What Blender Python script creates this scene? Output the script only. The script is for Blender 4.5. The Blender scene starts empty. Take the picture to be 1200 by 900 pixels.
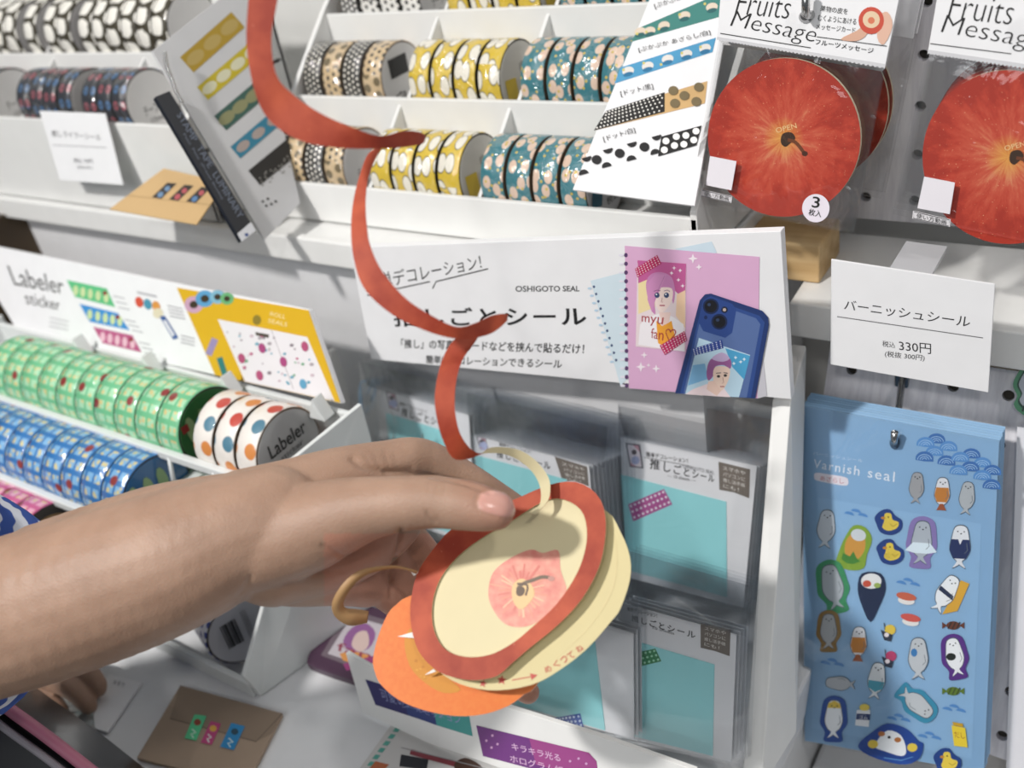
import bpy, bmesh, math, random
from mathutils import Vector, Matrix, Euler
random.seed(7)
sc = bpy.context.scene
COL = sc.collection
# ---------------------------------------------------------------- camera, world, lamps, exposure
FPX = 1139.3
RM = Matrix(((0.82929628, -0.1747113, 0.53079529), (0.53477373, 0.52370945, -0.66313307), (-0.16212567, 0.83378917, 0.52774131)))
CAM = Vector((0, 0, 1.4))
cd = bpy.data.cameras.new('camera'); cam = bpy.data.objects.new('camera', cd); COL.objects.link(cam)
cam.matrix_world = Matrix.Translation(CAM) @ RM.to_4x4()
cd.sensor_width = 36.0; cd.lens = FPX * 36 / 1200; cd.clip_start = 0.02
cd.dof.use_dof = True; cd.dof.focus_distance = 0.47; cd.dof.aperture_fstop = 6.5
sc.camera = cam
w = bpy.data.worlds.new('world'); sc.world = w; w.use_nodes = True
w.node_tree.nodes['Background'].inputs[0].default_value = (0.86, 0.93, 1.0, 1)
w.node_tree.nodes['Background'].inputs[1].default_value = 0.15
def lamp(name, loc, target, power, size, col=(1, 0.97, 0.935)):
    l = bpy.data.lights.new(name, 'AREA'); l.energy = power; l.shape = 'DISK'; l.size = size; l.color = col
    o = bpy.data.objects.new(name, l); COL.objects.link(o); o.location = loc
    o.rotation_euler = (Vector(target) - Vector(loc)).to_track_quat('-Z', 'Y').to_euler()
lamp('ceiling_spot', (0.72, -0.12, 2.5), (-0.25, 0.35, 1.1), 4, 0.11)
lamp('ceiling_spot', (-0.70, -0.80, 2.5), (-0.30, 0.40, 1.1), 28, 0.11)
lamp('ceiling_spot', (0.30, -1.25, 2.45), (-0.20, 0.40, 1.1), 4, 0.11)
lamp('ceiling_panel', (-0.2, -1.8, 2.3), (-0.35, 0.40, 1.1), 8, 1.0, (0.95, 0.98, 1.0))
vs = sc.view_settings; vs.view_transform = 'Standard'; vs.look = 'None'; vs.gamma = 1; vs.exposure = 0.0; vs.use_curve_mapping = False
sc.cycles.transparent_max_bounces = 40; sc.cycles.max_bounces = 10
# ---------------------------------------------------------------- helpers
def ray(px, py): return RM @ Vector(((px - 600) / FPX, -(py - 450) / FPX, -1))
def P(px, py, t): return CAM + ray(px, py) * t
def at(px, py, y): r = ray(px, py); return CAM + r * (y / r.y)
def atz(px, py, z): r = ray(px, py); return CAM + r * ((z - CAM.z) / r.z)
def proj(p):
    v = RM.transposed() @ (Vector(p) - CAM); return (600 - v.x / v.z * FPX, 450 + v.y / v.z * FPX, -v.z)
class Plane:
    def __init__(s, p, n):
        s.p = Vector(p); s.n = Vector(n).normalized()
        if (CAM - s.p).dot(s.n) < 0: s.n = -s.n
    def pt(s, q, off=0.0):
        r = ray(q[0], q[1]); return CAM + r * ((s.p + s.n * off - CAM).dot(s.n) / r.dot(s.n))
    def back(s, d): return Plane(s.p - s.n * d, s.n)
def P3(a, b, c): return Plane(a, (b - a).cross(c - a))
def VP(y): return Plane((0, y, 1), (0, -1, 0))
def HP(z): return Plane((0, 0, z), (0, 0, 1))
def LP(y, z, deg, yaw=0):
    a = math.radians(deg); n = Vector((0, -math.cos(a), math.sin(a))); n.rotate(Euler((0, 0, math.radians(yaw)))); return Plane((0, y, z), n)
def lin(h):
    if not isinstance(h, str): return tuple(h[:3])
    c = [int(h[i:i + 2], 16) / 255 for i in (0, 2, 4)]
    return tuple(x / 12.92 if x <= 0.04045 else ((x + 0.055) / 1.055) ** 2.4 for x in c)
MATS = {}
class N:                                                            # tiny node-tree helper
    def __init__(s, name):
        s.m = bpy.data.materials.new(name); s.m.use_nodes = True; s.t = s.m.node_tree; s.b = s.t.nodes['Principled BSDF']; s.out = s.t.nodes['Material Output']
    def n(s, typ, **kw):
        o = s.t.nodes.new(typ)
        for k, v in kw.items():
            if k in ('ins',):
                for a, b in v.items():
                    if hasattr(b, 'links'): s.t.links.new(b, o.inputs[a])
                    else: o.inputs[a].default_value = b
            else: setattr(o, k, v)
        return o
    def math(s, op, a, b=0.0, c=None):
        o = s.n('ShaderNodeMath', operation=op, ins={0: a, 1: b}); 
        if c is not None: s.t.links.new(c, o.inputs[2]) if hasattr(c, 'links') else setattr(o.inputs[2], 'default_value', c)
        return o.outputs[0]
    def mix(s, f, a, b):
        o = s.n('ShaderNodeMix', data_type='RGBA')
        for i, v in ((0, f), (6, a), (7, b)):
            if hasattr(v, 'links'): s.t.links.new(v, o.inputs[i])
            else: o.inputs[i].default_value = v if i == 0 else (*lin(v), 1)
        return o.outputs[2]
    def col(s, c): s.t.links.new(c, s.b.inputs['Base Color'])
    def bump(s, h, strength=0.3, dist=0.001, sock='Normal'):
        o = s.n('ShaderNodeBump', ins={'Height': h, 'Strength': strength, 'Distance': dist}); s.t.links.new(o.outputs[0], s.b.inputs[sock])
    def step(s, v, thr, soft=0.02):
        o = s.n('ShaderNodeMapRange', ins={0: v, 1: thr - soft, 2: thr + soft}); return o.outputs[0]
def M(col, rough=0.5, metal=0.0, coat=0.0, name=None, noise=0.04):
    k = (col, rough, metal, coat)
    if k in MATS: return MATS[k]
    q = N(name or 'paint_' + str(len(MATS))); c = lin(col)
    q.b.inputs['Roughness'].default_value = rough; q.b.inputs['Metallic'].default_value = metal; q.b.inputs['Coat Weight'].default_value = coat
    tc = q.n('ShaderNodeTexCoord'); nz = q.n('ShaderNodeTexNoise', ins={'Vector': tc.outputs['Object'], 'Scale': 60.0, 'Detail': 3.0})
    d = tuple(max(0, x * (1 - noise)) for x in c); e = tuple(min(1, x * (1 + noise)) for x in c)
    q.col(q.mix(nz.outputs[0], d, e)); MATS[k] = q.m; return q.m
def film_mat(name, gloss=0.10, tint=(0.96, 0.97, 0.98), rough=0.10, scale=45, bump=0.5):
    q = N(name); tc = q.n('ShaderNodeTexCoord'); nz = q.n('ShaderNodeTexNoise', ins={'Vector': tc.outputs['Object'], 'Scale': float(scale), 'Detail': 2.0, 'Distortion': 1.2})
    bp = q.n('ShaderNodeBump', ins={'Height': nz.outputs[0], 'Strength': bump, 'Distance': 0.004})
    tr = q.n('ShaderNodeBsdfTransparent', ins={0: (*tint, 1)}); gl = q.n('ShaderNodeBsdfGlossy', ins={'Roughness': rough, 'Normal': bp.outputs[0]})
    lw = q.n('ShaderNodeLayerWeight', ins={'Blend': 0.25, 'Normal': bp.outputs[0]})
    f = q.math('MULTIPLY_ADD', lw.outputs['Fresnel'], 0.7, gloss)
    mx = q.n('ShaderNodeMixShader', ins={0: f, 1: tr.outputs[0], 2: gl.outputs[0]}); q.t.links.new(mx.outputs[0], q.out.inputs[0]); return q.m
WHITE = M('e6e6e4', 0.45, name='white_board'); PAPER = M('ececee', 0.6, name='white_paper'); STEEL = M('b9b9b9', 0.22, 1.0, name='steel')
FILM = film_mat('clear_film', 0.03, bump=0.12); GLOSSF = film_mat('glossy_film', 0.05, (.985, .985, .985), rough=0.08, scale=48, bump=0.5); PACKF = film_mat('pack_film', 0.035, (0.975, 0.98, 0.985), 0.12, 26, 0.22)
def setp(o, label=None, cat=None, group=None, kind=None):
    for k, v in (('label', label), ('category', cat), ('group', group), ('kind', kind)):
        if v: o[k] = v
    return o
def thing(name, label, cat, loc=(0, 0, 0), group=None):
    o = bpy.data.objects.new(name, None); COL.objects.link(o); o.location = loc; o.empty_display_size = 0.01
    return setp(o, label, cat, group)
def wloc(o):
    v = Vector((0, 0, 0))
    while o: v = v + o.location; o = o.parent
    return v
class MB:
    """collects world-space polygons, builds ONE mesh object"""
    def __init__(s): s.v = []; s.f = []; s.mi = []; s.mats = []; s.sm = []; s.uv = None
    def m(s, mat):
        if mat not in s.mats: s.mats.append(mat)
        return s.mats.index(mat)
    def add(s, vs, fs, mat, smooth=False):
        b = len(s.v); s.v += [Vector(x) for x in vs]; i = s.m(mat)
        for f in fs: s.f.append([b + k for k in f]); s.mi.append(i); s.sm.append(smooth)
    def box(s, a, b, mat):
        x0, y0, z0 = [min(a[i], b[i]) for i in range(3)]; x1, y1, z1 = [max(a[i], b[i]) for i in range(3)]
        s.hexa([(x0, y0, z0), (x1, y0, z0), (x1, y0, z1), (x0, y0, z1)], [(x0, y1, z0), (x1, y1, z0), (x1, y1, z1), (x0, y1, z1)], mat)
    def hexa(s, fr, bk, mat):
        n = len(fr); s.add(list(fr) + list(bk), [list(range(n)), list(range(2 * n - 1, n - 1, -1))] + [[i, i + n, (i + 1) % n + n, (i + 1) % n] for i in range(n)], mat)
    def prism(s, pts, vec, mat): s.hexa(pts, [Vector(p) + Vector(vec) for p in pts], mat)
    def tube(s, pts, r, mat, k=10, closed=False):
        pts = [Vector(p) for p in pts]; n = len(pts); rs = r if isinstance(r, (list, tuple)) else [r] * n; vs = []; up = None
        for i, p in enumerate(pts):
            d = (pts[(i + 1) % n] - pts[i - 1]) if closed else (pts[min(i + 1, n - 1)] - pts[max(i - 1, 0)])
            d.normalize()
            if up is None: up = d.orthogonal()
            up = (up - d * up.dot(d)).normalized(); sd = d.cross(up)
            vs += [p + (up * math.cos(2 * math.pi * j / k) + sd * math.sin(2 * math.pi * j / k)) * rs[i] for j in range(k)]
        fs = [[i * k + j, i * k + (j + 1) % k, (i + 1) % n * k + (j + 1) % k, (i + 1) % n * k + j] for i in range(n if closed else n - 1) for j in range(k)]
        if not closed: fs += [list(range(k))[::-1], [(n - 1) * k + j for j in range(k)]]
        s.add(vs, fs, mat, True)
    def build(s, name, parent=None, bevel=0.0, raw=False):
        me = bpy.data.meshes.new(name); o = bpy.data.objects.new(name, me); COL.objects.link(o)
        if parent: o.parent = parent; off = Vector((0, 0, 0)) if raw else wloc(parent)
        else:
            off = sum(s.v, Vector()) / max(1, len(s.v)); o.location = off
        me.from_pydata([v - off for v in s.v], [], s.f)
        for m_ in s.mats: me.materials.append(m_)
        for p, i, sm in zip(me.polygons, s.mi, s.sm): p.material_index = i; p.use_smooth = sm
        me.update()
        bm = bmesh.new(); bm.from_mesh(me); bmesh.ops.recalc_face_normals(bm, faces=bm.faces) if s.uv != 'keep' else None; bm.to_mesh(me); bm.free()
        if bevel: 
            b = o.modifiers.new('bevel', 'BEVEL'); b.width = bevel; b.segments = 2; b.limit_method = 'ANGLE'
        return o
def solid(name, pts, vec, mat, parent=None, bevel=0.0):
    b = MB(); b.prism(pts, vec, mat); return b.build(name, parent, bevel)
def card(name, quad, pl, thick, mat, parent=None, bevel=0.0):
    return solid(name, [pl.pt(q) for q in quad], pl.n * -thick, mat, parent, bevel)
# homography from the unit square to a pixel quad (tl, tr, br, bl); v runs down
def homog(q):
    (x0, y0), (x1, y1), (x2, y2), (x3, y3) = q
    dx1, dx2, dx3 = x1 - x2, x3 - x2, x0 - x1 + x2 - x3; dy1, dy2, dy3 = y1 - y2, y3 - y2, y0 - y1 + y2 - y3
    den = dx1 * dy2 - dx2 * dy1; g = (dx3 * dy2 - dx2 * dy3) / den; h = (dx1 * dy3 - dx3 * dy1) / den
    a, b, d, e = x1 - x0 + g * x1, x3 - x0 + h * x3, y1 - y0 + g * y1, y3 - y0 + h * y3
    return lambda u, v: ((a * u + b * v + x0) / (g * u + h * v + 1), (d * u + e * v + y0) / (g * u + h * v + 1))
TXT = {}
def text_geo(body, bold=0.0, font_sp=1.0):
    k = (body, bold, font_sp)
    if k not in TXT:
        cu = bpy.data.curves.new('lettering', 'FONT'); cu.body = body; cu.size = 1; cu.offset = bold; cu.resolution_u = 3; cu.space_character = font_sp
        o = bpy.data.objects.new('lettering', cu); COL.objects.link(o)
        dg = bpy.context.evaluated_depsgraph_get(); me = bpy.data.meshes.new_from_object(o.evaluated_get(dg))
        vs = [(v.co.x, v.co.y) for v in me.vertices]; fs = [list(p.vertices) for p in me.polygons]
        bpy.data.objects.remove(o); bpy.data.curves.remove(cu); bpy.data.meshes.remove(me)
        x0, x1 = min(v[0] for v in vs), max(v[0] for v in vs); y0, y1 = min(v[1] for v in vs), max(v[1] for v in vs)
        TXT[k] = ([((x - x0) / (x1 - x0), (y1 - y) / (y1 - y0)) for x, y in vs], fs)
    return TXT[k]
class Ink(MB):
    """flat printing on a plane: shapes are given where they stand on the card's face"""
    def __init__(s, pl, base=0.00012, quad=None, gloss=0.5):
        super().__init__(); s.pl = pl; s.L = base; s.uv = 'keep'; s.h = homog(quad) if quad else None; s.g = gloss
    def q(s, p): return s.h(*p) if s.h else p
    def poly(s, pts, col, lift=5e-6):
        s.L += lift; b = bmesh.new(); m = M(col, s.g) if not hasattr(col, 'node_tree') else col
        vs = [s.pl.pt(s.q(p), s.L) for p in pts]
        a = sum((vs[i].cross(vs[(i + 1) % len(vs)]) for i in range(len(vs))), Vector())
        if a.dot(s.pl.n) < 0: vs.reverse()
        s.add(vs, [list(range(len(vs)))], m)
    def ell(s, c, rx, ry, col, rot=0, n=20, a0=0, a1=360):
        cr, sr = math.cos(math.radians(rot)), math.sin(math.radians(rot)); pts = []
        for i in range(n + (a1 - a0 != 360)):
            t = math.radians(a0 + (a1 - a0) * i / n); x, y = rx * math.cos(t), ry * math.sin(t); pts.append((c[0] + x * cr - y * sr, c[1] + x * sr + y * cr))
        s.poly(pts, col)
    def stroke(s, pts, wd, col, closed=False):
        s.L += 5e-6; m = M(col, s.g); n = len(pts); vs = []
        for i, p in enumerate(pts):
            a = pts[i - 1] if (i > 0 or closed) else p; b = pts[(i + 1) % n] if (i < n - 1 or closed) else p
            dx, dy = b[0] - a[0], b[1] - a[1]; l = math.hypot(dx, dy) or 1; nx, ny = -dy / l * wd / 2, dx / l * wd / 2
            vs += [s.pl.pt(s.q((p[0] + nx, p[1] + ny)), s.L), s.pl.pt(s.q((p[0] - nx, p[1] - ny)), s.L)]
        s.add(vs, [[2 * i, 2 * i + 1, (2 * i + 3) % (2 * n), (2 * i + 2) % (2 * n)] for i in range(n if closed else n - 1)], m)
    def text(s, quad, body, col, bold=0.0, sp=1.0):
        s.L += 5e-6; vs, fs = text_geo(body, bold, sp); h = homog([s.q(p) for p in quad])
        s.add([s.pl.pt(h(u, v), s.L) for u, v in vs], fs, M(col, s.g))
    def line(s, p, q, hgt, body, col, bold=0.0, lean=0.0, sp=1.0):   # text on a straight baseline p -> q
        dx, dy = q[0] - p[0], q[1] - p[1]; l = math.hypot(dx, dy); ux, uy = dy / l * hgt + lean, -dx / l * hgt
        s.text([(p[0] + ux, p[1] + uy), (q[0] + ux, q[1] + uy), q, p], body, col, bold, sp)
    def done(s, parent, name='printing'):
        return s.build(name, parent)
def dup(o, d, label=None, group=None, parent=None, drop=()):
    c = o.copy(); COL.objects.link(c)
    if parent: c.parent = parent
    else: c.location = o.location + Vector(d)
    if label: c['label'] = label
    if group: c['group'] = group
    for ch in list(o.children):
        if ch.name.split('.')[0] not in drop: dup(ch, (0, 0, 0), parent=c, drop=drop)
    return c
ORD = ['first', 'second', 'third', 'fourth', 'fifth', 'sixth', 'seventh', 'eighth', 'ninth', 'tenth', 'eleventh', 'twelfth']
def spline(pts, n):                                                 # Catmull-Rom through tuples
    out = []; m = len(pts)
    for i in range(m - 1):
        p0, p1, p2, p3 = pts[max(i - 1, 0)], pts[i], pts[i + 1], pts[min(i + 2, m - 1)]
        for j in range(n):
            t = j / n; out.append(tuple(0.5 * (2 * b + (c - a) * t + (2 * a - 5 * b + 4 * c - d) * t * t + (3 * b - a - 3 * c + d) * t ** 3) for a, b, c, d in zip(p0, p1, p2, p3)))
    out.append(tuple(pts[-1])); return out
def ring(pts, n):                                                   # closed smooth outline
    k = len(pts); out = []
    for i in range(k):
        p0, p1, p2, p3 = pts[i - 1], pts[i], pts[(i + 1) % k], pts[(i + 2) % k]
        for j in range(n):
            t = j / n; out.append(tuple(0.5 * (2 * b + (c - a) * t + (2 * a - 5 * b + 4 * c - d) * t * t + (3 * b - a - 3 * c + d) * t ** 3) for a, b, c, d in zip(p0, p1, p2, p3)))
    return out
# ---------------------------------------------------------------- the setting
def struct(name, a, b, mat, bevel=0.0):
    m = MB(); m.box(a, b, mat); o = m.build(name, None, bevel); o['kind'] = 'structure'; return o
q = N('white_woodgrain'); tc = q.n('ShaderNodeTexCoord'); mp = q.n('ShaderNodeMapping', ins={'Vector': tc.outputs['Object'], 'Scale': (220, 60, 22)})
nz = q.n('ShaderNodeTexNoise', ins={'Vector': mp.outputs[0], 'Scale': 1.0, 'Detail': 5.0, 'Roughness': 0.65}); q.col(q.mix(q.step(nz.outputs[0], 0.5, 0.2), 'cfcdd4', 'ecebef')); q.b.inputs['Roughness'].default_value = 0.55
WOODW = q.m
q = N('pine'); tc = q.n('ShaderNodeTexCoord'); mp = q.n('ShaderNodeMapping', ins={'Vector': tc.outputs['Object'], 'Scale': (12, 90, 130)})
nz = q.n('ShaderNodeTexNoise', ins={'Vector': mp.outputs[0], 'Scale': 1.0, 'Detail': 4.0}); q.col(q.mix(q.step(nz.outputs[0], 0.5, 0.2), 'c09a66', 'dcbd8c')); q.b.inputs['Roughness'].default_value = 0.6
PINE = q.m
q = N('dark_wood'); tc = q.n('ShaderNodeTexCoord'); nz = q.n('ShaderNodeTexNoise', ins={'Vector': tc.outputs['Object'], 'Scale': 14.0, 'Detail': 4.0}); q.col(q.mix(nz.outputs[0], '1d1710', '5a4426')); DARKW = q.m
GREY = M('dfdfe1', 0.5, name='grey_board'); CREAMEDGE = M('b9a995', 0.6, name='board_edge')
struct('floor', (-2.6, -2.0, -0.02), (1.2, 0.7, 0.0), M('77736d', 0.5, name='floor_tile'))
struct('wall_back', (-2.6, 0.60, 0.0), (1.2, 0.66, 2.4), M('d8d8d6', 0.6, name='wall_paint'))
b = MB(); b.box((-0.95, 0.10, 0.90), (-0.128, 0.599, 0.93), M('e3e4e6', 0.35, name='counter_white')); b.box((-0.95, 0.14, 0.0), (-0.128, 0.599, 0.90), M('d5d5d5', 0.5))
o = b.build('display_counter', None, 0.002); setp(o, 'white display counter carrying the tape trays and seal packs', 'counter')
b = MB(); b.box((-0.1265, 0.24, 0.0), (0.35, 0.598, 0.845), M('d9d9da', 0.45)); setp(b.build('base_cabinet', None, 0.003), 'low white cabinet ledge below the blue sticker sheets', 'cabinet')
# long shelf behind the racks, its bright front lip and the grey fascia below
b = MB(); b.box((-1.0, 0.419, 1.140), (-0.2055, 0.598, 1.156), WHITE); b.box((-1.0, 0.412, 1.139), (-0.2055, 0.419, 1.158), WHITE)
o = b.build('wall_shelf', None, 0.0015); setp(o, 'long white wall shelf with bright front lip under the tape racks', 'shelf')
struct('trim_1', (-1.0, 0.428, 0.931), (-0.2055, 0.598, 1.140), GREY)
o = solid('side_panel', [(-0.86, 0.13, 0.93), (-0.86, 0.59, 0.93), (-0.86, 0.59, 1.142), (-0.86, 0.13, 1.142)], (-0.03, 0, 0), DARKW); setp(o, 'dark brown wood panel at the left end of the counter', 'panel')
# pegboards with real holes
def pegboard(name, pl, ux, uz, org, nx, nz_, pitch, mat, label, edge=None):
    b = MB(); r = 0.0031; n = pl.n; k = 16; dep = n * -0.005
    for i in range(nx):
        for j in range(nz_):
            c = org + ux * (i * pitch) + uz * (j * pitch); h = pitch / 2; vs = []
            for a in range(k):
                t = 2 * math.pi * (a + 0.5) / k; cx_, sx_ = math.cos(t), math.sin(t); s = h / max(abs(cx_), abs(sx_))
                t0 = 2 * math.pi * a / k
            circ = [c + (ux * math.cos(2 * math.pi * a / k) + uz * math.sin(2 * math.pi * a / k)) * r for a in range(k)]
            sq = []
            for a in range(k):
                t = 2 * math.pi * a / k; m = h / max(abs(math.cos(t)), abs(math.sin(t))); sq.append(c + (ux * math.cos(t) + uz * math.sin(t)) * m)
            inn = [p + dep for p in circ]
            b.add(sq + circ + inn, [[a, (a + 1) % k, k + (a + 1) % k, k + a] for a in range(k)] + [[k + a, k + (a + 1) % k, 2 * k + (a + 1) % k, 2 * k + a] for a in range(k)], mat)
            b.add(inn, [list(range(k))], M('3a362f', 0.8))
    lo = org - (ux + uz) * (pitch / 2); A, B = ux * (nx * pitch), uz * (nz_ * pitch); bk = n * -0.009
    fr = [lo, lo + A, lo + A + B, lo + B]
    b.add(fr + [p + bk for p in fr], [[0, 1, 5, 4], [1, 2, 6, 5], [2, 3, 7, 6], [3, 0, 4, 7], [4, 5, 6, 7]], edge or mat)
    return setp(b.build(name), label, 'pegboard')
pu = VP(0.56); h0 = pu.pt((1082, 65)); X1, Z1 = Vector((1, 0, 0)), Vector((0, 0, 1))
pegboard('pegboard', pu, X1, Z1, h0 + Vector((-0.028 * 3, 0, -0.028 * 3)), 9, 9, 0.028, WOODW, 'upper white woodgrain pegboard behind the hanging apple card bags')
PL_LOW = LP(0.49, 1.07, 23); uzl = Vector((0, math.sin(math.radians(23)), math.cos(math.radians(23)))); h1 = PL_LOW.pt((1117, 453))
o = pegboard('pegboard', PL_LOW, X1, uzl, h1 + X1 * (-0.028 * 2) + uzl * (-0.028 * 7), 8, 8, 0.028, WOODW, 'lower leaning pegboard holding the blue sticker sheets', CREAMEDGE)
# white bar between the pegboards and the pine block on it
b = MB(); fr = [at(925, 346, 0.475), at(1260, 409, 0.475)]; zt = 0.5 * (fr[0].z + fr[1].z); x0 = fr[0].x
b.hexa([(x0, 0.475, zt - 0.022), (0.3, 0.475, zt - 0.022), (0.3, 0.475, zt), (x0, 0.475, zt)], [(x0, 0.558, zt - 0.022), (0.3, 0.558, zt - 0.022), (0.3, 0.558, zt + 0.006), (x0, 0.558, zt + 0.006)], WHITE)
setp(b.build('shelf_rail', None, 0.001), 'white rail running behind the price sign, between the two pegboards', 'rail')
wx0, wx1 = at(850, 320, 0.50).x, at(962, 326, 0.50).x
b = MB(); b.box((wx0, 0.497, zt + 0.0022), (wx1, 0.535, zt + 0.026), PINE); setp(b.build('wood_block', None, 0.001), 'small pine wood block wedged between the sign board and white rail', 'block')
# ---------------------------------------------------------------- tape rolls
def roll_mat(name, fn, coat=1.0, crinkle=0.85):
    q = N(name); uv = q.n('ShaderNodeUVMap'); oi = q.n('ShaderNodeObjectInfo')
    sh = q.n('ShaderNodeCombineXYZ', ins={0: q.math('MULTIPLY', oi.outputs['Random'], 0.37), 1: 0.0}); ad = q.n('ShaderNodeVectorMath', operation='ADD', ins={0: uv.outputs[0], 1: sh.outputs[0]})
    fn(q, ad.outputs[0]); q.b.inputs['Roughness'].default_value = 0.5; q.b.inputs['Coat Weight'].default_value = coat; q.b.inputs['Coat Roughness'].default_value = 0.10; q.b.inputs['Coat IOR'].default_value = 1.9
    nz = q.n('ShaderNodeTexVoronoi', feature='SMOOTH_F1', ins={'Vector': ad.outputs[0], 'Scale': 110.0}); n2 = q.n('ShaderNodeTexNoise', ins={'Vector': ad.outputs[0], 'Scale': 90.0, 'Detail': 2.0, 'Distortion': 2.0})
    q.bump(q.math('ADD', nz.outputs[0], n2.outputs[0]), crinkle, 0.0035, 'Coat Normal'); return q.m
def vor(q, v, sx, sy, rnd=1.0):
    mp = q.n('ShaderNodeMapping', ins={'Vector': v, 'Scale': (sx, sy, 1)}); return q.n('ShaderNodeTexVoronoi', voronoi_dimensions='2D', ins={'Vector': mp.outputs[0], 'Scale': 1.0, 'Randomness': rnd})
def grid(q, v, sx, sy, stag=0.0):                                   # distance from the centre of a regular cell
    mp = q.n('ShaderNodeMapping', ins={'Vector': v, 'Scale': (sx, sy, 1)}); sp = q.n('ShaderNodeSeparateXYZ', ins={0: mp.outputs[0]})
    u = sp.outputs[0]; w_ = sp.outputs[1]
    if stag: u = q.math('ADD', u, q.math('MULTIPLY', q.math('MODULO', q.math('FLOOR', w_), 2.0), 0.5))
    a = q.math('SUBTRACT', q.math('FRACT', u), 0.5); b_ = q.math('SUBTRACT', q.math('FRACT', w_), 0.5)
    return a, b_, q.math('SQRT', q.math('ADD', q.math('MULTIPLY', a, a), q.math('MULTIPLY', b_, b_))), q.math('FLOOR', u)
def f_dots(bg, fg, s, thr):
    def f(q, v): a, b_, d, _ = grid(q, v, s, s, 1); q.col(q.mix(q.step(d, thr, 0.03), fg, bg))
    return f
def f_half(c1, f1, c2, f2, s1, s2):                                 # two dotted papers alternating round one roll
    def f(q, v):
        _, _, d1, _ = grid(q, v, s1, s1, 1); _, _, d2, _ = grid(q, v, s2, s2, 1); sp = q.n('ShaderNodeSeparateXYZ', ins={0: v})
        sel = q.step(q.math('FRACT', q.math('MULTIPLY', sp.outputs[0], 22.0)), 0.5, 0.01)
        q.col(q.mix(sel, q.mix(q.step(d1, 0.27, 0.03), f1, c1), q.mix(q.step(d2, 0.33, 0.03), f2, c2)))
    return f
def f_bird(q, v):
    w_ = vor(q, v, 62, 110, 0.55); col = q.mix(q.step(w_.outputs['Distance'], 0.36, 0.02), 'e9e4d6', '4f4a30'); q.col(q.mix(q.step(w_.outputs['Distance'], 0.41, 0.02), col, 'd5b62c'))
def f_teal(q, v):
    w_ = vor(q, v, 85, 120, 0.8); x = vor(q, v, 150, 150, 1.0); c = q.mix(q.step(w_.outputs['Distance'], 0.33, 0.03), 'dcc0ab', '2f7580'); c2 = q.mix(q.step(x.outputs['Distance'], 0.13, 0.03), 'c9b04a', c); q.col(c2)
def f_cow(q, v):
    mp = q.n('ShaderNodeTexNoise', ins={'Vector': v, 'Scale': 160.0}); dv = q.n('ShaderNodeVectorMath', operation='MULTIPLY_ADD', ins={0: mp.outputs['Color'], 1: (0.004, 0.004, 0), 2: v})
    a, b_, _, _ = grid(q, dv.outputs[0], 60, 1 / 0.0175, 1); d = q.math('ADD', q.math('POWER', q.math('ABSOLUTE', q.math('MULTIPLY', a, 1.05)), 2.6), q.math('POWER', q.math('ABSOLUTE', b_), 2.6)); q.col(q.mix(q.step(d, 0.098, 0.01), 'f2efe6', '3c3626'))
def f_flower(q, v):
    a, b_, d, i = grid(q, v, 85, 1 / 0.0088, 0); odd = q.math('MODULO', q.math('ABSOLUTE', i), 2.0); c = q.mix(odd, 'a8525c', '4a76a4'); c = q.mix(q.step(d, 0.13, 0.03), '2a2c34', c); q.col(q.mix(q.step(d, 0.27, 0.04), c, '23252c'))
def f_label(bg, blob, cellbg):
    def f(q, v):
        a, b_, d, i = grid(q, v, 105, 1 / 0.0085, 0); w_ = vor(q, v, 190, 200, 1.0)
        c = q.mix(q.step(w_.outputs['Distance'], 0.3, 0.1), 'd8c98a', cellbg); c = q.mix(q.step(q.math('MAXIMUM', q.math('ABSOLUTE', q.math('MULTIPLY', a, 1.2)), q.math('ABSOLUTE', b_)), 0.37, 0.03), c, bg)
        r = vor(q, v, 33, 33, 1.0); q.col(q.mix(q.step(r.outputs['Distance'], 0.11, 0.02), '8d3230', c))
    return f
def f_fruit(q, v):
    a, b_, d, i = grid(q, v, 62, 1 / 0.0155, 0); k = q.math('MODULO', q.math('ABSOLUTE', i), 3.0); c = q.mix(q.step(k, 0.5), 'c4483a', '4f7f95'); c = q.mix(q.step(k, 1.5), c, 'd98a45'); q.col(q.mix(q.step(d, 0.31, 0.03), c, 'efe9e2'))
RM_ = {'dotdark': roll_mat('black_dot_tape', f_dots('1d1b1a', 'e3ded2', 260, 0.26)), 'dottan': roll_mat('tan_dot_tape', f_half('cbb189', '2a2620', 'c9b08a', '6b5c3d', 190, 110)),
       'mono': roll_mat('white_dot_tape', f_half('e9e7e2', '1d1c1b', '1f1d1c', 'e9e7e2', 190, 260)), 'bird': roll_mat('yellow_bird_tape', f_bird), 'teal': roll_mat('teal_tape', f_teal), 'blue': roll_mat('blue_tape', f_teal),
       'cow': roll_mat('cow_tape', f_cow, 0.25, 0.2), 'flower': roll_mat('flower_tape', f_flower), 'green': roll_mat('green_tape', f_label('6fbf8d', 'x', 'a9dcb4'), 0.5, 0.25), 'lblue': roll_mat('light_blue_tape', f_label('2f74b5', 'x', '7fb3dd'), 0.5, 0.25),
       'pink': roll_mat('pink_tape', f_label('c95a8d', 'x', 'e7a6c0'), 0.5, 0.25), 'fruit': roll_mat('fruit_tape', f_fruit, 0.5, 0.2), 'navyw': roll_mat('navy_white_tape', f_dots('e8e8ee', '3a4a9a', 130, 0.3), 0.5, 0.25)}
CORE = M('6b5a49', 0.7, name='tape_edge'); DARKCORE = M('3b3630', 0.7, name='dark_tape_edge')
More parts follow.
